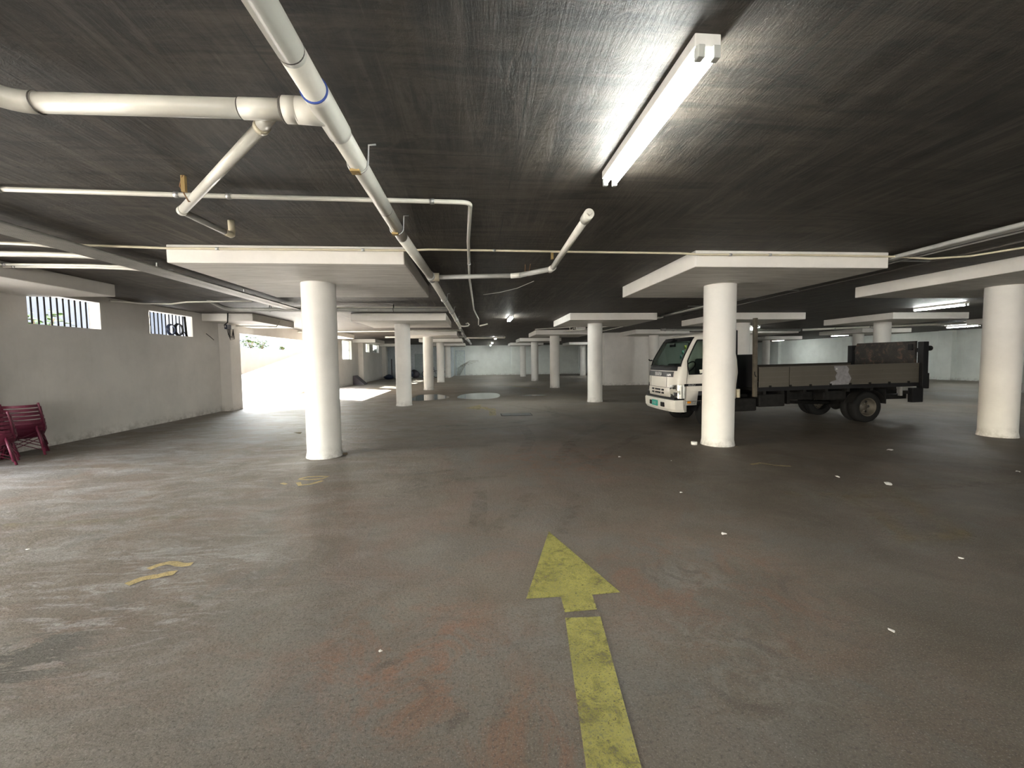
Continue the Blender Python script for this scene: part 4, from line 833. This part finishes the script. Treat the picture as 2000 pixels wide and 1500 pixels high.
# chassis
for y in (-.36, .36): MB().box(.5, 6.2, y - .035, y + .035, .55, .74, .005).obj('chassis_rail', M['chassis'], tr)
for x in (1.9, 2.9, 3.9, 5.6): MB().box(x - .05, x + .05, -.33, .33, .58, .70).obj('cross_member', M['chassis'], tr)
for x in (2.3, 2.75, 3.3, 3.85, 4.4, 5.0, 5.6): MB().box(x - .035, x + .035, -.9, .85, .76, .85).obj('bed_bearer', M['chassis'], tr)
MB().box(1.45, 2.12, -.88, -.5, .38, .68, .03).obj('battery_box', M['chassis'], tr); MB().box(1.38, 1.5, -.86, -.5, .34, .6, .01).obj('step', M['black'], tr)
MB().tube([(1.71, -.80, .70), (1.71, -.80, .90)], .045, 12).obj('filler_bottle', M['cream'], tr); MB().tube([(1.71, -.80, .90), (1.71, -.80, .925)], .02, 8).obj('bottle_cap', M['black'], tr)
MB().box(2.2, 2.85, -.85, -.45, .46, .76, .03).obj('fuel_tank', M['chassis'], tr); MB().box(2.95, 3.02, -.78, -.7, .5, .9).obj('hanging_strap', M['chassis'], tr)
MB().tube([(1.4, 0, .55), (2.6, 0, .50), (4.7, 0, .40)], .045, 12).obj('drive_shaft', M['chassis'], tr); MB().tube([(2.0, .45, .5), (3.2, .45, .48), (3.9, .45, .48), (5.9, .5, .5)], .04, 10).obj('exhaust', M['rust'], tr); MB().tube([(3.0, .45, .47), (3.8, .45, .47)], .10, 14).obj('silencer', M['chassis'], tr)
MB().box(3.9, 4.5, -.75, -.42, .55, .78, .03).obj('tool_box', M['chassis'], tr)
def leafspring(x, y): MB().tube([(x - .65, y, .62), (x, y, .46), (x + .65, y, .62)], .035, 6).obj('leaf_spring', M['chassis'], tr)
leafspring(4.92, -.42); leafspring(4.92, .42); leafspring(1.1, -.42); leafspring(1.1, .42)
def wheel(x, y, s, dual):
    R_, w_ = .37, .20
    t = MB().lathe([(.215, -w_ / 2 + .01), (.25, -w_ / 2), (.33, -w_ / 2 + .005), (R_ - .012, -w_ / 2 + .03), (R_, -w_ / 2 + .055), (R_, w_ / 2 - .055), (R_ - .012, w_ / 2 - .03), (.33, w_ / 2 - .005), (.25, w_ / 2), (.215, w_ / 2 - .01)], 40, 'y', (x, y, R_)).obj('tyre', M['rubber'], tr)
    for k in range(40):
        a = 2 * PI * k / 40; c, q = math.cos(a), math.sin(a)
    o_ = s * (w_ / 2 - .02)
    dep = .11 if dual else .02
    rim = MB().lathe([(.222, o_), (.205, o_ + s * .012), (.195, o_ - s * .02), (.17, o_ - s * dep), (.10, o_ - s * (dep + .015)), (.07, o_ - s * (dep - .05)), (.0, o_ - s * (dep - .055))], 32, 'y', (x, y, R_)).obj('rim', M['rimp'], t)
    MB().lathe([(.217, o_ - s * .02), (.225, o_ + s * .004), (.217, o_ + s * .012), (.208, o_)], 32, 'y', (x, y, R_)).obj('rim_lip', M['riml'], t)
    for k in range(6):
        a = 2 * PI * k / 6; MB().lathe([(.0, 0), (.028, 0), (.028, s * .006), (0, s * .006)], 10, 'y', (x + math.cos(a) * .138, y + o_ - s * (dep + .005), R_ + math.sin(a) * .138)).obj('hand_hole', M['black'], t)
        a += .5; MB().tube([(x + math.cos(a) * .085, y + o_ - s * dep, R_ + math.sin(a) * .085), (x + math.cos(a) * .085, y + o_ - s * (dep - .03), R_ + math.sin(a) * .085)], .012, 6).obj('wheel_nut', M['galv'], t)
M['rimp'] = plain('dusty_rim', (0.075, 0.066, 0.052), 0.6, 0.2, var=.3); M['riml'] = plain('scuffed_rim_edge', (0.14, 0.122, 0.09), 0.6)
for s in (-1, 1): wheel(1.1, s * .72, s, False); wheel(4.92, s * .80, s, True); wheel(4.92, s * .57, s, True)
MB().tube([(4.92, -.7, .37), (4.92, .7, .37)], .06, 12).obj('rear_axle', M['chassis'], tr); MB().lathe([(.0, -.16), (.12, -.12), (.16, 0), (.12, .12), (0, .16)], 16, 'y', (4.92, 0, .37)).obj('differential', M['chassis'], tr); MB().tube([(1.1, -.65, .37), (1.1, .65, .37)], .05, 10).obj('front_axle', M['chassis'], tr)
for s in (-1, 1):
    MB().box(5.34, 5.36, s * .92, s * .50, .44, .78).obj('mud_flap', M['rubber'], tr)
    MB().tube([(4.92 - math.cos(a) * .45, s * .70, .37 + math.sin(a) * .40) for a in (.25 + (PI - .35) * i / 10 for i in range(11))], .02, 6).obj('mudguard_stay', M['chassis'], tr)
    m_ = MB(); arcp = [(4.92 - math.cos(a) * .43, .40 + math.sin(a) * .40) for a in (.2 + (PI - .3) * i / 12 for i in range(13))]
    m_.add([(x, s * y_, z) for x, z in arcp for y_ in (.46, .92)], [(2 * i, 2 * i + 1, 2 * i + 3, 2 * i + 2) for i in range(12)], True).obj('mudguard', M['chassis'], tr)
    m_ = MB(); arcp = [(1.1 - math.cos(a) * .43, .37 + math.sin(a) * .43) for a in (.1 + (PI - .2) * i / 12 for i in range(13))]
    m_.add([(x, s * y_, z) for x, z in arcp for y_ in (.5, .83)], [(2 * i, 2 * i + 1, 2 * i + 3, 2 * i + 2) for i in range(12)], True).obj('mudguard', M['black'], tr)
# load bed
bed = MB().box(2.05, 6.2, -.93, .90, .85, .925, .006).obj('bed_floor', M['chassis'], tr); MB().box(2.06, 6.2, -.95, -.93, .84, .93).obj('bed_edge', M['black'], tr)
for y0, y1, nm in ((-.945, -.915, 0), (.885, .915, 1)):
    for k, (a, b) in enumerate(((2.13, 2.87), (2.885, 6.17)) if nm == 0 else ((2.13, 4.1), (4.115, 6.17))):
        d_ = MB().box(a, b, y0, y1, .93, 1.385, .006).obj('drop_side', M['side'], tr)
        if nm == 0:
            for z in (1.04, 1.16, 1.28): MB().box(a + .02, b - .02, y0 - .002, y0 + .001, z, z + .006).obj('pressing_line', M['joint'], d_)
    MB().box(2.13, 6.17, y0 - .006, y1 + .006, 1.385, 1.40, .003).obj('side_rail', M['joint'] if nm == 0 else M['black'], tr)
pp = [(3.98, 1.375), (4.30, 1.375), (4.36, 1.30), (4.34, 1.22), (4.42, 1.08), (4.36, .94), (3.86, .935), (3.90, 1.01), (4.04, 1.05), (4.02, 1.13), (4.06, 1.22), (4.0, 1.28)]
MB().prism(pp, -.951, -.9455, 'y').obj('paint_patch', M['patchp'], tr, 'irregular light grey paint patch on the near drop side')
for k in range(8): x = 2.4 + .5 * k; MB().box(x - .03, x + .03, -.955, -.94, .90, .97, .004).obj('hinge', M['chassis'], tr)
MB().box(4.02, 4.06, -.955, -.945, 1.29, 1.33).obj('latch', M['galv'], tr)
wp = plain('weathered_post', (0.080, 0.068, 0.050), 0.7, var=.35)
MB().box(2.0, 2.08, -.96, -.88, .72, 2.53, .008).obj('head_post', wp, tr, 'tall weathered near post'); MB().box(2.0, 2.08, .83, .91, .72, 1.7, .008).obj('head_post', wp, tr)
MB().box(2.02, 2.06, -.88, .83, .93, 1.70, .006).obj('headboard', M['black'], tr)
for y in (-.45, 0, .45): MB().box(2.06, 2.09, y - .03, y + .03, .93, 1.68).obj('headboard_rib', M['black'], tr)
MB().tube([(2.0, -.97, 1.30), (1.99, -.985, 1.24), (2.03, -.985, 1.18)], .012, 6).obj('latch', M['black'], tr)
MB().box(1.74, 1.82, -.62, -.5, .9, 2.28, .015).obj('air_intake', M['black'], tr)
# tail lift
for y, zt in ((-.95, 1.90), (.95, 1.87)):
    MB().box(6.18, 6.32, y - .07, y + .07, .80, zt, .01).obj('lift_post', M['black'], tr); MB().box(6.32, 6.38, y - .05, y + .05, .78, 1.15, .01).obj('lift_slide', M['chassis'], tr)
    MB().box(6.02, 6.30, y * .93 - .06, y * .93 + .06, .45, .80, .01).obj('lift_leg', M['black'], tr)
    MB().tube([(6.3, y, 1.74), (6.44, y, 1.74)], .06, 12).obj('pulley', M['chassis'], tr); MB().tube([(6.25, y * .90, 1.70), (6.25, y * .80, 1.70)], .05, 10).obj('hinge', M['black'], tr)
gt = MB().prism([(-.84, 1.33), (.76, 1.33), (.76, 1.80), (.70, 1.92), (-.84, 1.92)], 6.16, 6.22, 'x').obj('lift_platform', M['gate'], tr, 'rust-stained black tail lift platform folded upright')
MB().box(6.13, 6.16, -.82, .72, 1.74, 1.76).obj('platform_rib', M['gate'], gt); MB().box(6.13, 6.16, -.82, .74, 1.36, 1.39).obj('platform_rib', M['gate'], gt); MB().box(6.12, 6.18, -.80, -.70, 1.70, 1.85, .01).obj('bracket', M['black'], gt)
MB().box(5.7, 6.3, -.55, .55, .50, .62, .01).obj('lift_beam', M['chassis'], tr); MB().box(5.72, 5.78, -.92, -.86, .62, .86).obj('lamp_bracket', M['galv'], tr); MB().box(5.80, 5.95, -.93, -.86, .66, .74, .01).obj('tail_lamp', M['chassis'], tr)
